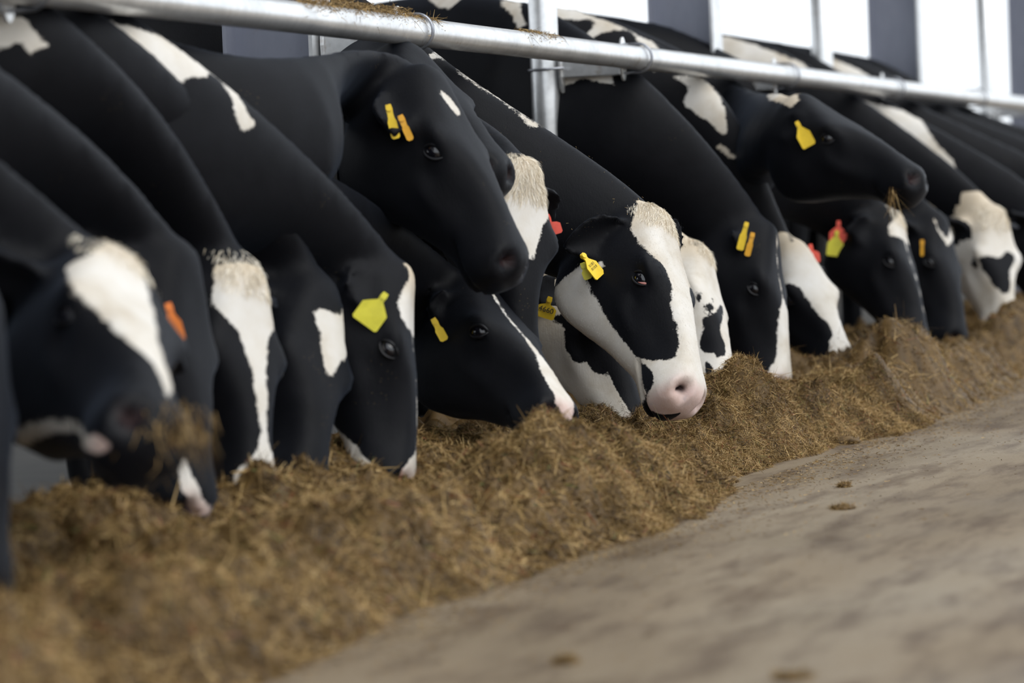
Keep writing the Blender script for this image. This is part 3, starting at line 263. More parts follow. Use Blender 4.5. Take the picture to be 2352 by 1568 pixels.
# feed rail on its supports
rail = empty('feed_rail', (0, RAIL_Y, RAIL_Z))
tag(rail, 'long galvanised steel neck rail running above the feeding cows', 'rail')
mb = MB(); mb.tube([(x, 0, 0) for x in np.linspace(1.5, 22, 30)], .035, 28); mb.build('pipe', M_GALV, rail)
def ubolt_at(x):
    # U-shaped bolt hugging the alley side of the pipe
    pts = [(x, .075, .043)]+[(x, .043*math.cos(t), .043*math.sin(t)) for t in np.linspace(math.pi/2, 3*math.pi/2, 15)]+[(x, .075, -.043)]
    mb = MB(); mb.tube(pts, .0042, 10); return mb.build('u_bolt', M_BOLT, rail)
def plate_at(x):
    mb = MB(); n = 20
    ring = [(.0, .024*math.cos(t), .066*math.sin(t)) for t in np.linspace(0, 2*math.pi, n, endpoint=False)]
    # oval steel plate across the rail, facing the supports
    v = [(x+p[1]*1.1, .044, p[2]) for p in ring]+[(x+p[1]*1.1, .052, p[2]) for p in ring]
    mb.add(v, [tuple(range(n)), tuple(range(2*n-1, n-1, -1))]+[(i, i+n, (i+1) % n+n, (i+1) % n) for i in range(n)])
    o = mb.build('clamp_plate', M_GALV, rail, smooth=False); bevel(o, .002); return o
UB = [4.85, 6.75, 8.53, 10.28, 11.98, 13.72, 15.5, 17.25]
for i, x in enumerate(UB):
    ubolt_at(x); plate_at(x)
    sy = .25
    if i % 2 == 1:       # I-beam column of the barn
        c = empty('steel_column', (x, RAIL_Y+sy, -.2))
        W, Hh, tf, tw, top = .12, .24, .010, .007, 4.1
        mb = MB(); mb.box((-W/2, 0, 0), (W/2, tf, top)); mb.build('flange', M_GALV, c, False)  # alley-side flange paler than the rest, the light on it put into the colour
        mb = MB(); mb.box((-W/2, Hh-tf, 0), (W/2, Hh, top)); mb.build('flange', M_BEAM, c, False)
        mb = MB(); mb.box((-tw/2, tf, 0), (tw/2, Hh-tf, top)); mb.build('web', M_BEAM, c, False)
    else:
        c = empty('feed_post', (x, RAIL_Y+sy, -.2))
        mb = MB(); mb.tube([(0, .045, 0), (0, .045, 1.2), (0, .045, 2.6)], .0435, 24); mb.build('post_tube', M_GALV, c)
        mb = MB(); mb.tube([(0, .045, 2.6), (0, .045, 2.625)], .047, 24); mb.build('post_cap', M_GALV, c)
        h = 1.31+RAIL_Z-1.11-.02
        mb = MB(); pts = [(-.047, -.03, h)]+[(.047*math.cos(t), .045+.049*math.sin(t), h) for t in np.linspace(math.pi, 0, 15)]+[(.047, -.03, h)]
        mb.tube(pts, .0042, 10); mb.build('u_bolt', M_BOLT, c)
    mb = MB(); n = 20; hz = 1.29+RAIL_Z-1.11
    ring = [(.028*math.cos(t), .075*math.sin(t)) for t in np.linspace(0, 2*math.pi, n, endpoint=False)]
    v = [(p[0], -.016, hz+p[1]) for p in ring]+[(p[0], -.006, hz+p[1]) for p in ring]
    mb.add(v, [tuple(range(n)), tuple(range(2*n-1, n-1, -1))]+[(k, k+n, (k+1) % n+n, (k+1) % n) for k in range(n)])
    bevel(mb.build('clamp_plate', M_GALV, c, False), .002)
    mb = MB(); mb.box((-.02, -sy+.05, hz-.028), (.02, -.015, hz+.028)); bevel(mb.build('bracket_arm', M_GALV, c, False), .004)
    SUPPORTS.append(c) if 'SUPPORTS' in globals() else globals().update(SUPPORTS=[c])
lab = {0: 'galvanised round feed post beyond the left edge of the picture', 1: 'steel I-beam column behind the black neck at upper left',
       2: 'mottled galvanised round post in the centre beside the black neck', 3: 'wide steel I-beam column right of the central round post',
       4: 'pale blurred round post standing between two wide I-beam columns', 5: 'narrower I-beam column against white sky, right of the pale round post',
       6: 'thin blurred round post near the right edge of the picture', 7: 'I-beam column cut by the right edge of the picture'}
for i, c in enumerate(SUPPORTS): tag(c, lab[i], 'column' if i % 2 else 'post', 'steel columns along the feed rail' if i % 2 else 'round posts along the feed rail')

# ------------------------------------------------------------------ cows
def catmull(xs, ys, q):
    xs = np.asarray(xs, float); ys = np.asarray(ys, float); m = np.gradient(ys, xs, axis=0)
    i = np.clip(np.searchsorted(xs, q)-1, 0, len(xs)-2); h = xs[i+1]-xs[i]; t = (q-xs[i])/h
    if ys.ndim > 1: h = h[:, None]; t = t[:, None]
    return (2*t**3-3*t**2+1)*ys[i]+(t**3-2*t**2+t)*h*m[i]+(-2*t**3+3*t**2)*ys[i+1]+(t**3-t**2)*h*m[i+1]
# head stations: x, ztop, wtop, wmid, zmid, wbot, zbot   (origin poll, x to the nose, z to the forehead side)
HEAD = np.array([
 (-.035, -.045, .030, .052, -.090, .040, -.150),
 (-.010, -.008, .045, .072, -.095, .055, -.190),
 ( .030,  .006, .056, .088, -.100, .068, -.250),
 ( .080,  .006, .070, .097, -.110, .074, -.292),
 ( .130,  .002, .080, .101, -.100, .074, -.308),
 ( .175,  .000, .086, .104, -.080, .070, -.300),
 ( .215,  .001, .082, .103, -.075, .063, -.280),
 ( .260,  .002, .066, .090, -.095, .056, -.252),
 ( .310,  .001, .050, .075, -.105, .048, -.223),
 ( .365, -.002, .041, .063, -.102, .041, -.197),
 ( .415, -.007, .040, .060, -.098, .038, -.176),
 ( .455, -.012, .048, .068, -.095, .042, -.172),
 ( .490, -.015, .056, .074, -.092, .044, -.172),
 ( .516, -.021, .058, .074, -.090, .042, -.168),
 ( .535, -.033, .051, .065, -.088, .034, -.156),
 ( .546, -.052, .037, .047, -.088, .022, -.136),
 ( .551, -.072, .016, .022, -.088, .010, -.108)])
def tube_mesh(rings):
    rings = np.asarray(rings); k, n, _ = rings.shape; v = rings.reshape(-1, 3); f = []
    for i in range(k-1):
        for j in range(n): f.append((i*n+j, i*n+(j+1) % n, (i+1)*n+(j+1) % n, (i+1)*n+j))
    v = list(v)+[rings[0].mean(0), rings[-1].mean(0)]; a = k*n
    for j in range(n): f.append((a, (j+1) % n, j)); f.append((a+1, (k-1)*n+j, (k-1)*n+(j+1) % n))
    return v, f
def head_part():
    q = np.linspace(HEAD[0, 0], HEAD[-1, 0], 46); S = catmull(HEAD[:, 0], HEAD[:, 1:], q)
    rings = []
    for x, (zt, wt, wm, zm, wb, zb) in zip(q, S):
        d = min(.022, .25*(zt-zb))
        cp = np.array([(0, zt), (wt, zt-d*.55), (wm, zm), (wb, zb+d), (0, zb), (-wb, zb+d), (-wm, zm), (-wt, zt-d*.55)])
        n = 8; t = np.linspace(0, n, 40, endpoint=False); i = t.astype(int); u = (t-i)[:, None]
        p0, p1, p2, p3 = cp[(i-1) % n], cp[i % n], cp[(i+1) % n], cp[(i+2) % n]
        r = .5*((2*p1)+(-p0+p2)*u+(2*p0-5*p1+4*p2-p3)*u**2+(-p0+3*p1-3*p2+p3)*u**3)
        rings.append([(x, a, b) for a, b in r])
    return tube_mesh(rings)
def ear_part(base, tip, openv, length, width=.060):
    # cupped leaf: axis base->tip, opening faces openv
    a = tip-base; a = a/np.linalg.norm(a); o = openv-a*(openv@a); o /= np.linalg.norm(o); c = np.cross(a, o)
    us = np.linspace(-.15, 1, 15); vs = np.linspace(-1, 1, 11); outer, inner = [], []
    for u in us:
        w = width*(max(0.0, math.sin(math.pi*min(1, (u+.22)/1.24)))**.75*(1-.25*u)+.004); dep = .034*(1-.35*u)
        for v in vs:
            p = base+a*length*u+c*w*v*(1-.12*v*v)+o*dep*(v*v*.9-.25)
            th = .012 if u < .75 else .012-.02*(u-.75); outer.append(p-o*th); inner.append(p+o*th*.8)
    k = len(vs); n = len(us); v = outer+inner; N = n*k; f = []
    for i in range(n-1):
        for j in range(k-1):
            q = (i*k+j, i*k+j+1, (i+1)*k+j+1, (i+1)*k+j); f.append(q); f.append(tuple(N+t for t in reversed(q)))
    bd = [j for j in range(k)]+[i*k+k-1 for i in range(1, n)]+[(n-1)*k+j for j in range(k-2, -1, -1)]+[i*k for i in range(n-2, 0, -1)]
    for s in range(len(bd)):
        x, y = bd[s], bd[(s+1) % len(bd)]; f.append((y, x, N+x, N+y))
    return v, f
BODY = [(-1.80, 1.02, .10, .09), (-1.72, .98, .24, .17), (-1.50, .96, .30, .20), (-1.15, .90, .36, .205), (-.75, .88, .39, .21), (-.35, .91, .375, .20), (-.05, .935, .335, .175), (.15, .94, .29, .145)]
def sect(c, T, lat, hh, hw, n=26, k=.22):
    up = np.cross(T, lat); up /= np.linalg.norm(up)
    return [c+up*hh*math.cos(t)+lat*hw*math.sin(t)*(1-k*math.cos(t)) for t in np.linspace(0, 2*math.pi, n, endpoint=False)]
def sdf_poly(P, poly):
    poly = np.asarray(poly, float); a = poly; bq = np.roll(poly, -1, 0); d2 = np.full(len(P), 1e9); ins = np.zeros(len(P), bool)
    for p, q in zip(a, bq):
        e = q-p; w = P-p; t = np.clip((w@e)/max(e@e, 1e-12), 0, 1); r = w-t[:, None]*e; d2 = np.minimum(d2, (r*r).sum(1))
        c = (p[1] > P[:, 1]) != (q[1] > P[:, 1]); ins ^= c & (P[:, 0] < (q[0]-p[0])*(P[:, 1]-p[1])/((q[1]-p[1]) or 1e-12)+p[0])
    d = np.sqrt(d2); return np.where(ins, d, -d)
def smooth01(a, b, x): t = np.clip((x-a)/(b-a), 0, 1); return t*t*(3-2*t)
def unroll(L):      # head-local points -> markings chart (along the face, around the face)
    zc = -.11+.03*smooth01(.25, .5, L[:, 0]); return np.stack([L[:, 0], np.arctan2(L[:, 1], L[:, 2]-zc)*.10], 1)
def head_frame(C):
    P = np.array(C['P']); u = np.array(C['N'])-P; sc = np.linalg.norm(u)/.535; u /= np.linalg.norm(u)
    n = np.array(C['n']); n = n-u*(n@u); n /= np.linalg.norm(n); lat = np.cross(n, u)
    return P, np.stack([u, lat, n], 1), sc       # columns: face axis, lateral (cow's left), dorsal
EYE_L = np.array([.222, .0985, -.052])
def eye_meshes():
    # eyeball + lids in a local frame: x along face, y outward, z dorsal
    mb = MB(); n, k = 24, 14; r = .0215; v = []; f = []
    for i in range(k+1):
        for j in range(n):
            a = math.pi*i/k; t = 2*math.pi*j/n; v.append((r*1.12*math.sin(a)*math.cos(t), r*math.cos(a)-.004, r*.98*math.sin(a)*math.sin(t)))
    for i in range(k):
        for j in range(n): f.append((i*n+j, i*n+(j+1) % n, (i+1)*n+(j+1) % n, (i+1)*n+j))
    mb.add(v, f); ball = mesh_from('eyeball', mb.v, mb.f)
    def lid(sign, op, thick):
        pts = []; 
        for t in np.linspace(-1, 1, 15):
            x = .027*t; z = sign*op*(1-t*t)**.7; y = r*math.sqrt(max(.03, 1-(x/(r*1.32))**2-(z/(r*1.15))**2))-.0030
            pts.append((x, y, z))
        m = MB(); m.tube(pts, [thick*(.45+.55*(1-t*t)) for t in np.linspace(-1, 1, 15)], 10); return m
    up = lid(1, .0145, .0042); 
    lo = lid(-1, .0165, .0034)
    cm = MB(); cm.tube([(.002, .0162, -.0125), (.010, .0150, -.0105), (.0165, .0122, -.0075), (.0225, .0085, -.003)], [.0008, .0022, .0032, .0015], 10)
    return ball, mesh_from('upper_eyelid', up.v, up.f), mesh_from('lower_eyelid', lo.v, lo.f), mesh_from('eye_corner', cm.v, cm.f)
EB, EU, EL, EC = eye_meshes()
for me, mt in ((EB, M_EYE), (EU, M_LID), (EL, M_LID), (EC, M_LIDPINK)): me.materials.append(mt); me.shade_smooth()

def tag_mesh(w, h):
    # flag tag: round button, narrow neck, flared plate; origin at the button, hangs along -z, faces y
    out = [(-.006, .008), (.006, .008), (.0075, -.002), (.0065, -.012), (w*.36, -h*.34), (w*.5, -h*.45), (w*.5, -h+.004), (w*.5-.004, -h), (-w*.5+.004, -h), (-w*.5, -h+.004), (-w*.5, -h*.45), (-w*.36, -h*.34), (-.0065, -.012), (-.0075, -.002)]
    n = len(out); mb = MB(); th = .0016
    def bend(x, z): return .10*z*z/h*.8
    mb.add([(x, -th+bend(x, z), z) for x, z in out]+[(x, th+bend(x, z), z) for x, z in out],
           [tuple(range(n)), tuple(range(2*n-1, n-1, -1))]+[(i, (i+1) % n, (i+1) % n+n, i+n)[::-1] for i in range(n)])
    mb.tube([(0, -.005, 0), (0, .005, 0)], .007, 16)
    return mesh_from('ear_tag', mb.v, mb.f)
TAG_CACHE = {}
def strands_mesh(name, roots, dirs, lens, width, bendv, seg=3, tones=None, seed=1):
    rg = np.random.default_rng(seed); n = len(roots); dirs = dirs/np.linalg.norm(dirs, axis=1, keepdims=True)
    side = np.cross(dirs, rg.normal(size=(n, 3))); side /= np.linalg.norm(side, axis=1, keepdims=True)+1e-9
    V = np.zeros((n, seg+1, 2, 3), np.float32)
    for s in range(seg+1):
        t = s/seg; c = roots+dirs*(lens[:, None]*t)+bendv*(t*t)*lens[:, None]; wd = (np.asarray(width)*np.ones(n)*(1-.75*t))[:, None]
        V[:, s, 0] = c-side*wd; V[:, s, 1] = c+side*wd
    base = (np.arange(n)*(seg+1)*2)[:, None]; F = []
    for s in range(seg):
        F.append(np.stack([base[:, 0]+2*s, base[:, 0]+2*s+1, base[:, 0]+2*s+3, base[:, 0]+2*s+2], 1))
    F = np.concatenate(F); me = fast_mesh(name, V.reshape(-1, 3), F)
    t = rg.random(n) if tones is None else tones
    a = me.attributes.new('tone', 'FLOAT', 'POINT'); a.data.foreach_set('value', np.repeat(t, (seg+1)*2).astype(np.float32)); return me

COWS = {}
def build_cow(key, C):
    P, R, sc = head_frame(C); voxel = C.get('vox', .012)
    mb = MB()
    def H(p): return P+R@(np.asarray(p, float)*sc)
    v, f = head_part(); mb.add([H(p) for p in v], f)
    # ears
    for s in (-1, 1):
        e = C.get('ear', {}).get('r' if s < 0 else 'l')
        base = np.array([.05, s*.084, -.085])
        if e is None: d = np.array([-.25, s*.9, -.30])
        else: d = np.array(e[:3], float)
        d = d/np.linalg.norm(d); ln = .155 if e is None else e[3]
        ov = np.array(e[4:7]) if e is not None and len(e) > 4 else np.array([.75, s*.35, -.35]); v, f = ear_part(base, base+d, ov, ln, .066 if e is not None else .058)
        mb.add([H(p) for p in v], f)
    # trunk and neck
    bx, bb = C['bx'], C['bb']; by = RAIL_Y+bb; yaw = C.get('byaw', 0.0)
    fw = np.array([math.sin(yaw), -math.cos(yaw), 0]); latb = np.array([math.cos(yaw), math.sin(yaw), 0])   # latb = cow's left (+X)
    O = np.array([bx, by, 0.0]); rise = C.get('rise', 0.09)
    rings = []
    st = np.array(BODY); q = np.linspace(st[0, 0], st[-1, 0], 22); S = catmull(st[:, 0], st[:, 1:], q)
    for x, (z, hh, hw) in zip(q, S): rings.append(sect(O+fw*x+np.array([0, 0, z+rise]), fw, latb, hh, hw, k=.0))
    # neck: its crest runs from the withers, under the rail, straight to the poll
    wt = O+fw*.12+np.array([0, 0, .945+.30+rise]); kp = np.array(C['kp']) if 'kp' in C else np.array([C['cx'], RAIL_Y, C.get('kz', 1.055)]); bp = H(C.get('bp', (-.012, 0, -.012)))
    ctl = np.array([O-fw*.45+np.array([0, 0, 1.30+rise]), wt, kp, bp, bp+(bp-kp)*.25+R[:, 0]*.20]); dd = np.linalg.norm(np.diff(ctl, axis=0), axis=1)**.5; tt = np.concatenate([[0], np.cumsum(dd)])
    def crest(t):
        t0, t1, t2, t3 = None, None, None, None
        i = 1 if t < tt[2] else 2
        t0, t1, t2, t3 = tt[i-1], tt[i], tt[i+1], tt[i+2] if i+2 < len(tt) else tt[i+1]+1; p0, p1, p2, p3 = ctl[i-1], ctl[i], ctl[i+1], ctl[min(i+2, 4)]
        A1 = (t1-t)/(t1-t0)*p0+(t-t0)/(t1-t0)*p1; A2 = (t2-t)/(t2-t1)*p1+(t-t1)/(t2-t1)*p2; A3 = (t3-t)/(t3-t2)*p2+(t-t2)/(t3-t2)*p3
        B1 = (t2-t)/(t2-t0)*A1+(t-t0)/(t2-t0)*A2; B2_ = (t3-t)/(t3-t1)*A2+(t-t1)/(t3-t1)*A3
        return (t2-t)/(t2-t1)*B1+(t-t1)/(t2-t1)*B2_
    for j, t in enumerate(np.linspace(0.03, 1, 18)):
        q1 = tt[1]+(tt[3]-tt[1])*t; e_ = .01; c = crest(q1); T = crest(min(q1+e_, tt[3]))-crest(q1-e_); T /= np.linalg.norm(T)
        T = T*min(1, t*3)+fw*max(0, 1-t*3); T /= np.linalg.norm(T)
        we = C.get('we', .55)*float(smooth01(.55, 1.0, t)); T = T*(1-we)+R[:, 0]*we; T /= np.linalg.norm(T)
        lat = latb*(1-t)+R[:, 1]*t; lat = lat-T*(lat@T); lat /= np.linalg.norm(lat)
        nk = C.get('nk', 1.0); hh = np.interp(t, [0, .35, .7, 1], [.30*(nk*.5+.5), .225*nk, .175*nk, .128*sc*nk]); hw = np.interp(t, [0, .35, .7, 1], [.145, .120*(nk*.5+.5), .098*nk, .074*sc*nk])
        up = np.cross(T, lat); up /= np.linalg.norm(up); rings.append(sect(c-up*hh, T, lat, hh, hw, k=.18))
    last = np.array(rings[-1]); cen = last.mean(0)
    for adv, k_ in ((.045, .86), (.085, .62), (.11, .34)): rings.append(list((last-cen)*k_+cen+(R[:, 0]*.8+T*.2)*adv*sc+R[:, 2]*.02*adv/.11))
    v, f = tube_mesh(rings); f = [tuple(reversed(q_)) for q_ in f]; mb.add(v, f)
    def W(x, y, z): return O+fw*x+latb*y+np.array([0, 0, z])
    for s in (-1, 1):
        mb.tube([W(.02, s*.10, .80), W(.03, s*.105, .55), W(.02, s*.10, .34), W(.025, s*.10, .16), W(.02, s*.10, -.10), W(.045, s*.10, -.15), W(.06, s*.10, -.20)], [.10, .085, .058, .052, .036, .052, .058], 14)
        mb.tube([W(-1.50, s*.12, .95), W(-1.40, s*.13, .68), W(-1.52, s*.12, .42), W(-1.66, s*.115, .28), W(-1.62, s*.115, .05), W(-1.59, s*.115, -.12), W(-1.56, s*.115, -.20)], [.16, .13, .075, .055, .040, .050, .058], 14)
    mb.tube([W(-1.78, 0, 1.16+rise), W(-1.87, 0, 1.0), W(-1.88, 0, .6), W(-1.86, 0, .25), W(-1.86, 0, .10)], [.035, .026, .020, .035, .018], 10)
    me = mesh_from('tmp', mb.v, mb.f); ob = bpy.data.objects.new('tmp', me); COL.objects.link(ob)
    m = ob.modifiers.new('r', 'REMESH'); m.mode = 'VOXEL'; m.voxel_size = voxel
    m = ob.modifiers.new('s', 'SMOOTH'); m.factor = .5; m.iterations = 9 if voxel < .012 else 5
    dg = bpy.context.evaluated_depsgraph_get(); me2 = bpy.data.meshes.new_from_object(ob.evaluated_get(dg))
    bpy.data.objects.remove(ob); bpy.data.meshes.remove(me)
    if C.get('fine'):
        bm = bmesh.new(); bm.from_mesh(me2); es = []
        for e in bm.edges:
            ok = True
            for vv in e.verts:
                l = (R.T@(np.array(vv.co)-P))/sc
                if not (-.05 < l[0] < .6 and abs(l[1]) < .15 and -.34 < l[2] < .08): ok = False
            if ok: es.append(e)
        bmesh.ops.subdivide_edges(bm, edges=es, cuts=1, use_grid_fill=True, smooth=1.0); bm.to_mesh(me2); bm.free()
    n = len(me2.vertices); co = np.zeros(n*3, np.float32); me2.vertices.foreach_get('co', co); co = co.reshape(-1, 3).astype(float)
    nr = np.zeros(n*3, np.float32); me2.vertex_normals.foreach_get('vector', nr); nr = nr.reshape(-1, 3).astype(float)
    L = ((co-P)@R)/sc; NL = nr@R; ay = np.abs(L[:, 1]); sy = np.sign(L[:, 1])
    A = np.stack([L[:, 0], ay, L[:, 2]], 1)
    def g(c, s): return np.exp(-(((A-np.array(c))/np.array(s))**2).sum(1))
    disp = np.zeros(n); dv = np.zeros((n, 3))
    inh = (L[:, 0] > .02) & (L[:, 0] < .6) & (ay < .14)
    disp += .013*g((.210, .10, -.028), (.050, .03, .024))          # brow over the eye
    disp += .007*g((.200, .10, -.030), (.030, .03, .010)); disp -= .010*g((.222, .105, -.056), (.026, .03, .018))         # eye socket
    disp -= .008*g((.255, .10, -.088), (.028, .03, .018))          # tear hollow
    disp += .007*g((.285, .075, -.130), (.060, .03, .018))         # cheek ridge
    disp -= .006*g((.345, .05, -.075), (.07, .03, .03))
    disp += .010*g((.130, .09, -.190), (.06, .05, .06))            # jaw muscle
    disp += .006*g((.46, .06, -.135), (.05, .03, .02))             # upper lip
    disp -= .011*np.exp(-((L[:, 2]+.150-.16*(L[:, 0]-.50)*-1)/.007)**2)*smooth01(.385, .42, L[:, 0])*(L[:, 2] < -.11)   # mouth line
    du = A-np.array((.527, .046, -.042)); q1 = .82*du[:, 0]+.57*du[:, 2]; q2 = -.57*du[:, 0]+.82*du[:, 2]
    gn = np.exp(-((q1/.0125)**2+(q2/.022)**2))*(ay > .02)*smooth01(.02, .034, ay)
    disp -= .036*gn; disp += .006*np.exp(-(((q1+.020)/.010)**2+(q2/.022)**2))*(ay > .02)                   # nostril and its wing
    disp += .010*np.exp(-(((A-np.array((.02, 0, .005)))/np.array((.045, .05, .03)))**2).sum(1))   # poll
    disp = np.where(inh | (L[:, 0] > -.03), disp, 0)*(ay < .16)*(L[:, 2] < .1)*(L[:, 2] > -.32)
    co2 = co+nr*(disp*sc)[:, None]
    me2.vertices.foreach_set('co', co2.astype(np.float32).ravel())
    # coat markings: signed field, positive = white hair
    mark = np.full(n, -.06); U = unroll(L); loc = co2-O; B2 = np.stack([loc@fw, co2[:, 2]], 1)
    headm = (L[:, 0] > -.10) & (L[:, 0] < .62) & (ay < .30) & (L[:, 2] < .12) & (L[:, 2] > -.36)
    ear = headm & (ay > .095) & (L[:, 0] < .115) & (L[:, 2] > -.19) & (np.hypot(ay-.082, L[:, 0]-.035) > .03)
    for op in C.get('marks', []):
        kind, space, poly = op[:3]
        if space == 'h': d = np.where(headm & ~ear, np.maximum(sdf_poly(U, poly), np.maximum(sdf_poly(U-np.array([0, .6283]), poly), sdf_poly(U+np.array([0, .6283]), poly))), -.06)
        else:
            d = sdf_poly(B2, poly)
            if len(op) > 3: d = np.where(np.sign(loc@latb)*op[3] > 0, d, -.06)
        d = np.clip(d, -.06, .06)
        mark = np.maximum(mark, d) if kind == 'W' else np.minimum(mark, -d)
    pink = smooth01(.485, .53, L[:, 0])*headm*.65 if C.get('pink', True) else np.zeros(n)
    pink = np.maximum(pink, np.exp(-((q1/.03)**2+(q2/.035)**2))*.8*headm*(ay > .015)); hole = smooth01(.35, .75, gn)*headm
    tan = smooth01(.10, .02, L[:, 0])*headm*.7 if C.get('tan', True) else np.zeros(n)
    for nm, arr in (('mark', mark), ('pink', pink), ('tan', tan), ('hole', hole)):
        a = me2.attributes.new(nm, 'FLOAT', 'POINT'); a.data.foreach_set('value', arr.astype(np.float32))
    me2.materials.clear()
    root = link('cow', me2, M_HIDE); tag(root, C['label'], 'cow', 'cows feeding along the rail')
    # move the origin to the cow's standing place
    me2.transform(Matrix.Translation((-bx, -by, .2))); root.location = (bx, by, -.2)
    off = Vector((bx, by, -.2))
    COWS[key] = dict(root=root, P=P, R=R, sc=sc, O=O, fw=fw, latb=latb, co=co2, nr=nr, L=L, mark=mark, ear=ear)
    # eyes
    for s in (-1, 1):
        if not C.get('eyes', True): break
        ax = np.array([.78, 0, .62]); ou = np.array([.18, s*.96, .10]); ou /= np.linalg.norm(ou); ax = ax-ou*(ax@ou); ax /= np.linalg.norm(ax); dz = np.cross(ax, ou)*s
        Me = R@np.stack([ax, ou, dz], 1)
        # seat the eye on the actual surface
        tgt = EYE_L*np.array([1, s, 1]); k = np.argmin(((L-tgt)**2).sum(1)); p = co2[k]-Me[:, 1]*.0085*sc
        mat = Matrix(((*(Me[0]*sc), p[0]-off[0]), (*(Me[1]*sc), p[1]-off[1]), (*(Me[2]*sc), p[2]-off[2]), (0, 0, 0, 1)))
        eo = bpy.data.objects.new('eye', EB); COL.objects.link(eo); eo.parent = root; eo.matrix_local = mat
        for nm, mm in (('upper_eyelid', EU), ('lower_eyelid', EL)) + ((('eye_corner', EC),) if C.get('coat') else ()):
            lo = bpy.data.objects.new(nm, mm); COL.objects.link(lo); lo.parent = eo
    # ear tags
    for tg in C.get('tags', []):
        p = np.array(tg['p']); dn = np.array(tg['d'], float); dn /= np.linalg.norm(dn); fc = np.array(tg['f'], float); fc = fc-dn*(fc@dn); fc /= np.linalg.norm(fc)
        xx = np.cross(fc, -dn); key2 = (tg['w'], tg['h'])
        if key2 not in TAG_CACHE: TAG_CACHE[key2] = tag_mesh(*key2)
        me = TAG_CACHE[key2].copy(); me.materials.clear(); me.materials.append(M_TAG[tg['c']])
        to = bpy.data.objects.new('ear_tag', me); COL.objects.link(to); to.parent = root
        # local: x = xx, y = -fc (front is -y), z = -dn
        M3 = np.stack([np.cross(-fc, -dn), -fc, -dn], 1)
        to.matrix_local = Matrix(((*M3[0], p[0]-off[0]), (*M3[1], p[1]-off[1]), (*M3[2], p[2]-off[2]), (0, 0, 0, 1)))
        to['label'] = {'yellow': 'yellow ear tag', 'lemon': 'lemon yellow ear tag', 'orange': 'orange ear tag', 'red': 'red ear tag', 'amber': 'amber ear tag'}[tg['c']]
        for (s, size, zz) in tg.get('text', []):
            cu = bpy.data.curves.new('tag_lettering', 'FONT'); cu.body = s; cu.size = size; cu.align_x = 'CENTER'; cu.align_y = 'CENTER'; cu.extrude = .0002
            tmp = bpy.data.objects.new('tmp', cu); COL.objects.link(tmp); tm = bpy.data.meshes.new_from_object(tmp.evaluated_get(bpy.context.evaluated_depsgraph_get())); bpy.data.objects.remove(tmp)
            tm.materials.clear(); lt = link('tag_lettering', tm, M_INK, to, False)
            lt.location = (0, -.0024+.08*zz*zz/tg['h'], zz); lt.rotation_euler = (math.pi/2, 0, 0)
    # forelock
    fl = C.get('forelock')
    if fl:
        rg = np.random.default_rng(len(key)*7+int(bx*100)); 
        sel = np.where(headm & (L[:, 0] > -.02) & (L[:, 0] < fl.get('to', .085)) & (ay < fl.get('w', .062)) & (L[:, 2] > -.05))[0]
        k = rg.choice(sel, int(fl.get('n', 1200)*1.6)); jit = rg.normal(scale=.005, size=(len(k), 3)); jit -= nr[k]*(jit*nr[k]).sum(1, keepdims=True); roots = co2[k]+jit-nr[k]*.003
        Lk = L[k]; cl = np.sin(Lk[:, 1]*140+Lk[:, 0]*60)*.18                       # locks
        dl = np.stack([.75+rg.normal(scale=.16, size=len(k)), Lk[:, 1]*9+cl+rg.normal(scale=.16, size=len(k)), np.full(len(k), .05)], 1)
        dw = (R@dl.T).T; dw -= nr[k]*((dw*nr[k]).sum(1)-.42-rg.uniform(-.15, .2, len(k)))[:, None]
        bend = -nr[k]*.55
        me = strands_mesh('forelock', roots-np.array(off), dw, rg.uniform(.014, .034, len(k))*fl.get('len', 1), .00055 if fl.get('thin') else .0008, bend, 3, seed=5)
        fo = link('forelock', me, M_DARKHAIR if fl.get('dark') else M_CREAM, root); fo['label'] = 'tousled hair tuft on the poll'
    if C.get('coat'):
        rg = np.random.default_rng(3); near = np.ones(n, bool)
        sel = np.where(near & (loc@fw > .25) & (L[:, 0] < .50) & (L[:, 2] < .12))[0]; k = rg.choice(sel, C['coat']); jit = rg.normal(scale=.004, size=(len(k), 3)); jit -= nr[k]*(jit*nr[k]).sum(1, keepdims=True)
        fr = np.where(headm[k][:, None], R[:, 0], (P-kp)/np.linalg.norm(P-kp)) ; d = fr-nr[k]*((fr*nr[k]).sum(1))[:, None]; d = d/(np.linalg.norm(d, axis=1, keepdims=True)+1e-6)+rg.normal(scale=.22, size=(len(k), 3))+nr[k]*.28
        wh = mark[k] > 0; ln = rg.uniform(.004, .009, len(k)); crestw = (~headm[k]) & wh; ln = np.where(crestw, ln*2.2, ln)
        roots = co2[k]+jit-nr[k]*.001-np.array(off); dull = (pink[k] < .3) & ~((np.linalg.norm(L[k]*np.array([1, 1, 1])-EYE_L*np.array([1, -1, 1]), axis=1) < .034))
        for nm, msk, mt in (('white_coat', wh & dull, M_WHITEHAIR), ('black_coat', ~wh & dull, M_DARKHAIR)):
            me = strands_mesh(nm, roots[msk], d[msk], ln[msk], .0002, -nr[k][msk]*.25, 1, seed=9); link(nm, me, mt, root)['kind'] = 'stuff'
        # chaff caught in the neck hair
        kk = np.where(near & (L[:, 0] < .03) & (L[:, 0] > -.25) & (L[:, 2] > -.22) & (ay < .2) & ~ear)[0]; kk = rg.choice(kk, 110); dd2 = rg.normal(size=(len(kk), 3)); dd2 -= nr[kk]*(dd2*nr[kk]).sum(1, keepdims=True)
        link('chaff', strands_mesh('chaff', co2[kk]+nr[kk]*.004-np.array(off), dd2, rg.uniform(.002, .007, len(kk)), .0005, np.zeros((len(kk), 3)), 1, rg.uniform(.70, .86, len(kk)), 4), M_SIL, root)['kind'] = 'stuff'
    return root
for key, C in CATTLE.items(): build_cow(key, C)

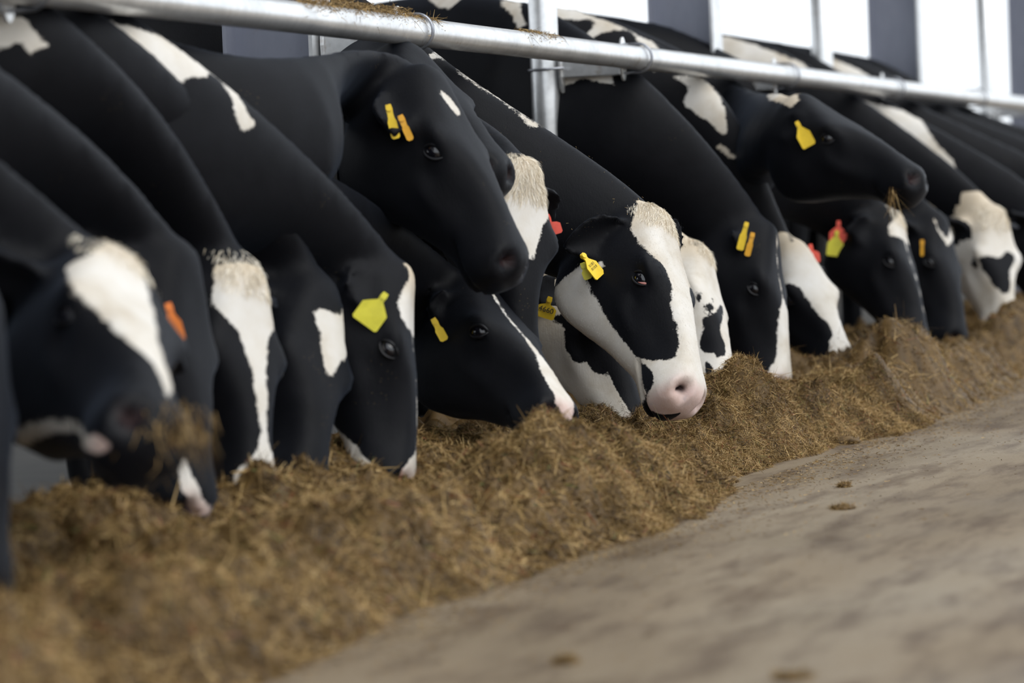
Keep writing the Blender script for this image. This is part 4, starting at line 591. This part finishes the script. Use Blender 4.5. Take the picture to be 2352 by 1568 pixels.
# ------------------------------------------------------------------ feed heap
def vnoise(x, y, seed, n=256):
    g = np.random.default_rng(seed).random((n, n)); xi = np.floor(x).astype(int); yi = np.floor(y).astype(int); u = x-xi; v = y-yi
    u = u*u*(3-2*u); v = v*v*(3-2*v); a = g[xi % n, yi % n]; b = g[(xi+1) % n, yi % n]; c = g[xi % n, (yi+1) % n]; d = g[(xi+1) % n, (yi+1) % n]
    return (a*(1-u)+b*u)*(1-v)+(c*(1-u)+d*u)*v
# mounds: (x, y, height, radius along x, radius along y)
MOUNDS = [(2.6, 2.0, .13, .9, .36), (3.5, 2.03, .10, .5, .28), (4.0, 2.0, .12, .4, .26), (4.5, 2.08, .085, .35, .25), (4.95, 2.05, .10, .30, .24), (5.45, 2.1, .055, .30, .22), (5.85, 2.05, .135, .25, .24), (6.3, 2.0, .095, .28, .23),
          (6.75, 1.98, .075, .30, .22), (7.15, 1.93, .055, .25, .2), (7.62, 2.06, .215, .22, .24), (8.15, 2.02, .10, .30, .24), (8.7, 2.05, .13, .3, .24), (9.2, 2.06, .20, .28, .26), (9.85, 2.0, .09, .35, .26), (10.5, 2.0, .10, .4, .28), (11.2, 2.0, .20, .45, .3), (12.2, 2.0, .24, .6, .34), (13.2, 2.05, .22, .7, .34), (14.5, 2.05, .22, .9, .34)]
def heap(x, y):
    toe = 1.88+.10*(vnoise(x*1.3, y*0+3, 11)-.5)*2+.05*(vnoise(x*5, y*0, 12)-.5)
    base = .050*smooth01(toe-.06, toe+.16, y)*smooth01(2.95, 2.75, y)+.09*smooth01(2.2, 2.5, y)*smooth01(2.95, 2.75, y)+.01*smooth01(toe+.0, toe+.25, y)
    m = np.zeros_like(x)
    for (mx, my, h, rx, ry) in MOUNDS: m = np.maximum(m, h*np.exp(-((x-mx)/rx)**2*1.1-((y-my)/ry)**2*1.1))
    edge = smooth01(toe-.05, toe+.20, y)
    n = .055*(vnoise(x*5, y*5, 1)-.5)+.074*(vnoise(x*12, y*12, 2)-.5)+.050*(vnoise(x*27, y*27, 3)-.5)+.022*(vnoise(x*55, y*55, 5)-.5)+.010*(vnoise(x*80, y*80, 4)-.5)
    return (base+m*edge+n*edge)-.012*(1-edge)
X0, X1, Y0, Y1 = 2.2, 15.0, 1.70, 2.83
xs = np.arange(X0, X1, .0135); ys = np.arange(Y0, Y1, .0115); GX, GY = np.meshgrid(xs, ys, indexing='ij'); GZ = heap(GX.ravel(), GY.ravel()).reshape(GX.shape)
V = np.stack([GX, GY, GZ], -1).reshape(-1, 3); nx_, ny_ = GX.shape; ii = (np.arange(nx_-1)[:, None]*ny_+np.arange(ny_-1)[None]).ravel()
F = np.stack([ii, ii+ny_, ii+ny_+1, ii+1], 1); keep = V[F][:, :, 2].max(1) > -.004; F = F[keep]
me = fast_mesh('silage_heap', V, F); bm = bmesh.new(); bm.from_mesh(me); bmesh.ops.delete(bm, geom=[v for v in bm.verts if not v.link_faces], context='VERTS'); bm.to_mesh(me); bm.free()
vc = np.zeros(len(me.vertices)*3, np.float32); me.vertices.foreach_get('co', vc); vc = vc.reshape(-1, 3)
tn = .0+.20*vnoise(vc[:, 0]*40, vc[:, 1]*40, 21)+.12*vnoise(vc[:, 0]*110, vc[:, 1]*110, 22)
a = me.attributes.new('tone', 'FLOAT', 'POINT'); a.data.foreach_set('value', tn.astype(np.float32))
heap_o = link('silage_heap', me, M_SIL); tag(heap_o, 'long brown heap of chopped silage feed in front of the cows', 'feed', kind='stuff')
def scatter(n, xr, yr, seed, lmin, lmax, wmin, wmax, name, upmin=-.15, upmax=.9, seg=2):
    rg = np.random.default_rng(seed); x = rg.uniform(*xr, n); y = rg.uniform(*yr, n); z = heap(x, y); e = .004
    ok = z > .002; x, y, z = x[ok], y[ok], z[ok]; n = len(x)
    gx = (heap(x+e, y)-z)/e; gy = (heap(x, y+e)-z)/e; N = np.stack([-gx, -gy, np.ones(n)], 1); N /= np.linalg.norm(N, axis=1, keepdims=True)
    d = rg.normal(size=(n, 3)); d -= N*(d*N).sum(1, keepdims=True); d /= np.linalg.norm(d, axis=1, keepdims=True); d += N*(rg.uniform(upmin, upmax, n)**1)[:, None]
    L = rg.uniform(lmin, lmax, n)*rg.choice([.6, 1, 1, 1.5], n); w = rg.uniform(wmin, wmax, n)
    t = np.clip(rg.beta(2.0, 1.9, n)*.88, 0, .88); t = np.clip(t+(vnoise(x*17, y*17, 71)-.5)*.55+(vnoise(x*40, y*40, 72)-.5)*.3, .03, .88); sp = rg.random(n); t = np.where(sp > .975, .93, t); t = np.where(sp < .02, 1.0, t)
    return strands_mesh(name, np.stack([x, y, z], 1)-d*(L*.3)[:, None]+N*.002, d, L, w, rg.normal(scale=.25, size=(n, 3))-np.array([0, 0, .15]), seg, t, seed+1)
for (n, xr, yr, lm, wm, sd_) in ((80000, (3.0, 5.7), (1.76, 2.7), (.012, .038), (.0009, .0024), 31), (70000, (5.7, 6.5), (1.78, 2.65), (.008, .028), (.0006, .0016), 34), (240000, (6.5, 8.6), (1.78, 2.50), (.007, .024), (.0004, .0012), 32),
                             (4000, (5.7, 9.5), (1.8, 2.5), (.03, .065), (.0005, .0016), 35), (60000, (8.6, 14.5), (1.78, 2.6), (.010, .034), (.0007, .0018), 33)):
    so = link('silage_strands', scatter(n, xr, yr, sd_, *lm, *wm, 'silage_strands', seg=2 if n < 10000 else 1), M_SIL, heap_o, False); so['kind'] = 'stuff'
# crumbs swept out over the alley floor
def crumbs(n, seed):
    rg = np.random.default_rng(seed); x = rg.uniform(3, 14, n); y = 1.90-np.abs(rg.normal(scale=.09, size=n))*rg.choice([1, 1, 1, 3], n); ok = y > .2; x, y = x[ok], y[ok]; n = len(x)
    d = rg.normal(size=(n, 3)); d[:, 2] *= .12; L = rg.uniform(.003, .014, n)
    return strands_mesh('feed_crumbs', np.stack([x, y, np.full(n, .0025)], 1), d, L, rg.uniform(.0003, .0011, n), np.zeros((n, 3)), 1, rg.beta(2, 2, n)*.85, seed)
co_ = link('feed_crumbs', crumbs(16000, 41), M_SIL, None, False); tag(co_, 'loose feed crumbs scattered over the alley floor', 'feed', kind='stuff')

# wisps of feed lying on the rail
def rail_wisp(x0, x1, n, seed, label, hmax):
    rg = np.random.default_rng(seed); x = rg.uniform(x0, x1, n); w = np.sin((x-x0)/(x1-x0)*math.pi)*(.4+.6*vnoise(x*14, x*0, seed)); th = rg.normal(scale=.55, size=n); y = .036*np.sin(th)
    z = .036*np.cos(th)+rg.random(n)*hmax*w*(np.abs(th) < .8); d = rg.normal(size=(n, 3)); d[:, 2] *= .5
    o = link('feed_wisp', strands_mesh('feed_wisp', np.stack([x, RAIL_Y+y, RAIL_Z+z], 1), d, rg.uniform(.006, .028, n), rg.uniform(.0005, .0013, n), rg.normal(scale=.3, size=(n, 3))-np.array([0, 0, .5]), 2, rg.beta(2, 1.6, n)*.88, seed), M_SIL, None, False)
    return tag(o, label, 'feed', kind='stuff')
rail_wisp(6.02, 6.86, 2600, 51, 'clump of brown feed strands lying on top of the rail', .035)
rail_wisp(7.45, 7.78, 500, 52, 'thin scatter of feed on the rail before the central post', .008)
# single lumps of feed on the alley floor
def lump(x, y, rx, rz, seed, label):
    rg = np.random.default_rng(seed); bm = bmesh.new(); bmesh.ops.create_icosphere(bm, subdivisions=3, radius=1)
    for v in bm.verts:
        c = v.co.copy(); k = 1+.35*(float(vnoise(np.array([c.x*2+seed]), np.array([c.y*2+c.z]), seed)[0])-.5)+.25*(float(vnoise(np.array([c.x*6]), np.array([c.y*6+c.z*5]), seed+1)[0])-.5)
        v.co = Vector((c.x*rx*k, c.y*rx*.8*k, max(-.1, c.z+.55)*rz*k*.65))
    me = bpy.data.meshes.new('feed_lump'); bm.to_mesh(me); bm.free(); a = me.attributes.new('tone', 'FLOAT', 'POINT'); a.data.foreach_set('value', rg.uniform(.05, .35, len(me.vertices)).astype(np.float32))
    o = link('feed_lump', me, M_SIL); o.location = (x, y, 0); tag(o, label, 'feed', 'feed lumps on the alley floor')
    n = 500; u = rg.normal(size=(n, 3)); u[:, 2] = np.abs(u[:, 2]); u /= np.linalg.norm(u, axis=1, keepdims=True); d = rg.normal(size=(n, 3))
    so = link('strands', strands_mesh('strands', u*np.array([rx, rx*.8, rz]), d, rg.uniform(.006, .02, n), .0008, np.tile([0, 0, -.3], (n, 1)), 1, rg.beta(2, 2, n)*.85, seed), M_SIL, o, False); so['kind'] = 'stuff'
for i, L_ in enumerate(LUMPS): lump(*L_[:4], 60+i, L_[4])

# feed hanging from two mouths
def mouthful(p, n, spread, length, seed, label):
    rg = np.random.default_rng(seed); d = rg.normal(size=(n, 3))*np.array([.5, .5, .3])-np.array([0, 0, .9]); root = np.array(p)+rg.normal(size=(n, 3))*np.array(spread)
    o = link('feed_mouthful', strands_mesh('feed_mouthful', root, d, rg.uniform(.3, 1, n)*length, rg.uniform(.0006, .0016, n), rg.normal(scale=.2, size=(n, 3)), 2, rg.beta(2, 2, n)*.86, seed), M_SIL, None, False); tag(o, label, 'feed', kind='stuff')
for i, (p, n, sp_, ln, lb) in enumerate(MOUTHFULS): mouthful(p, n, sp_, ln, 80+i, lb)
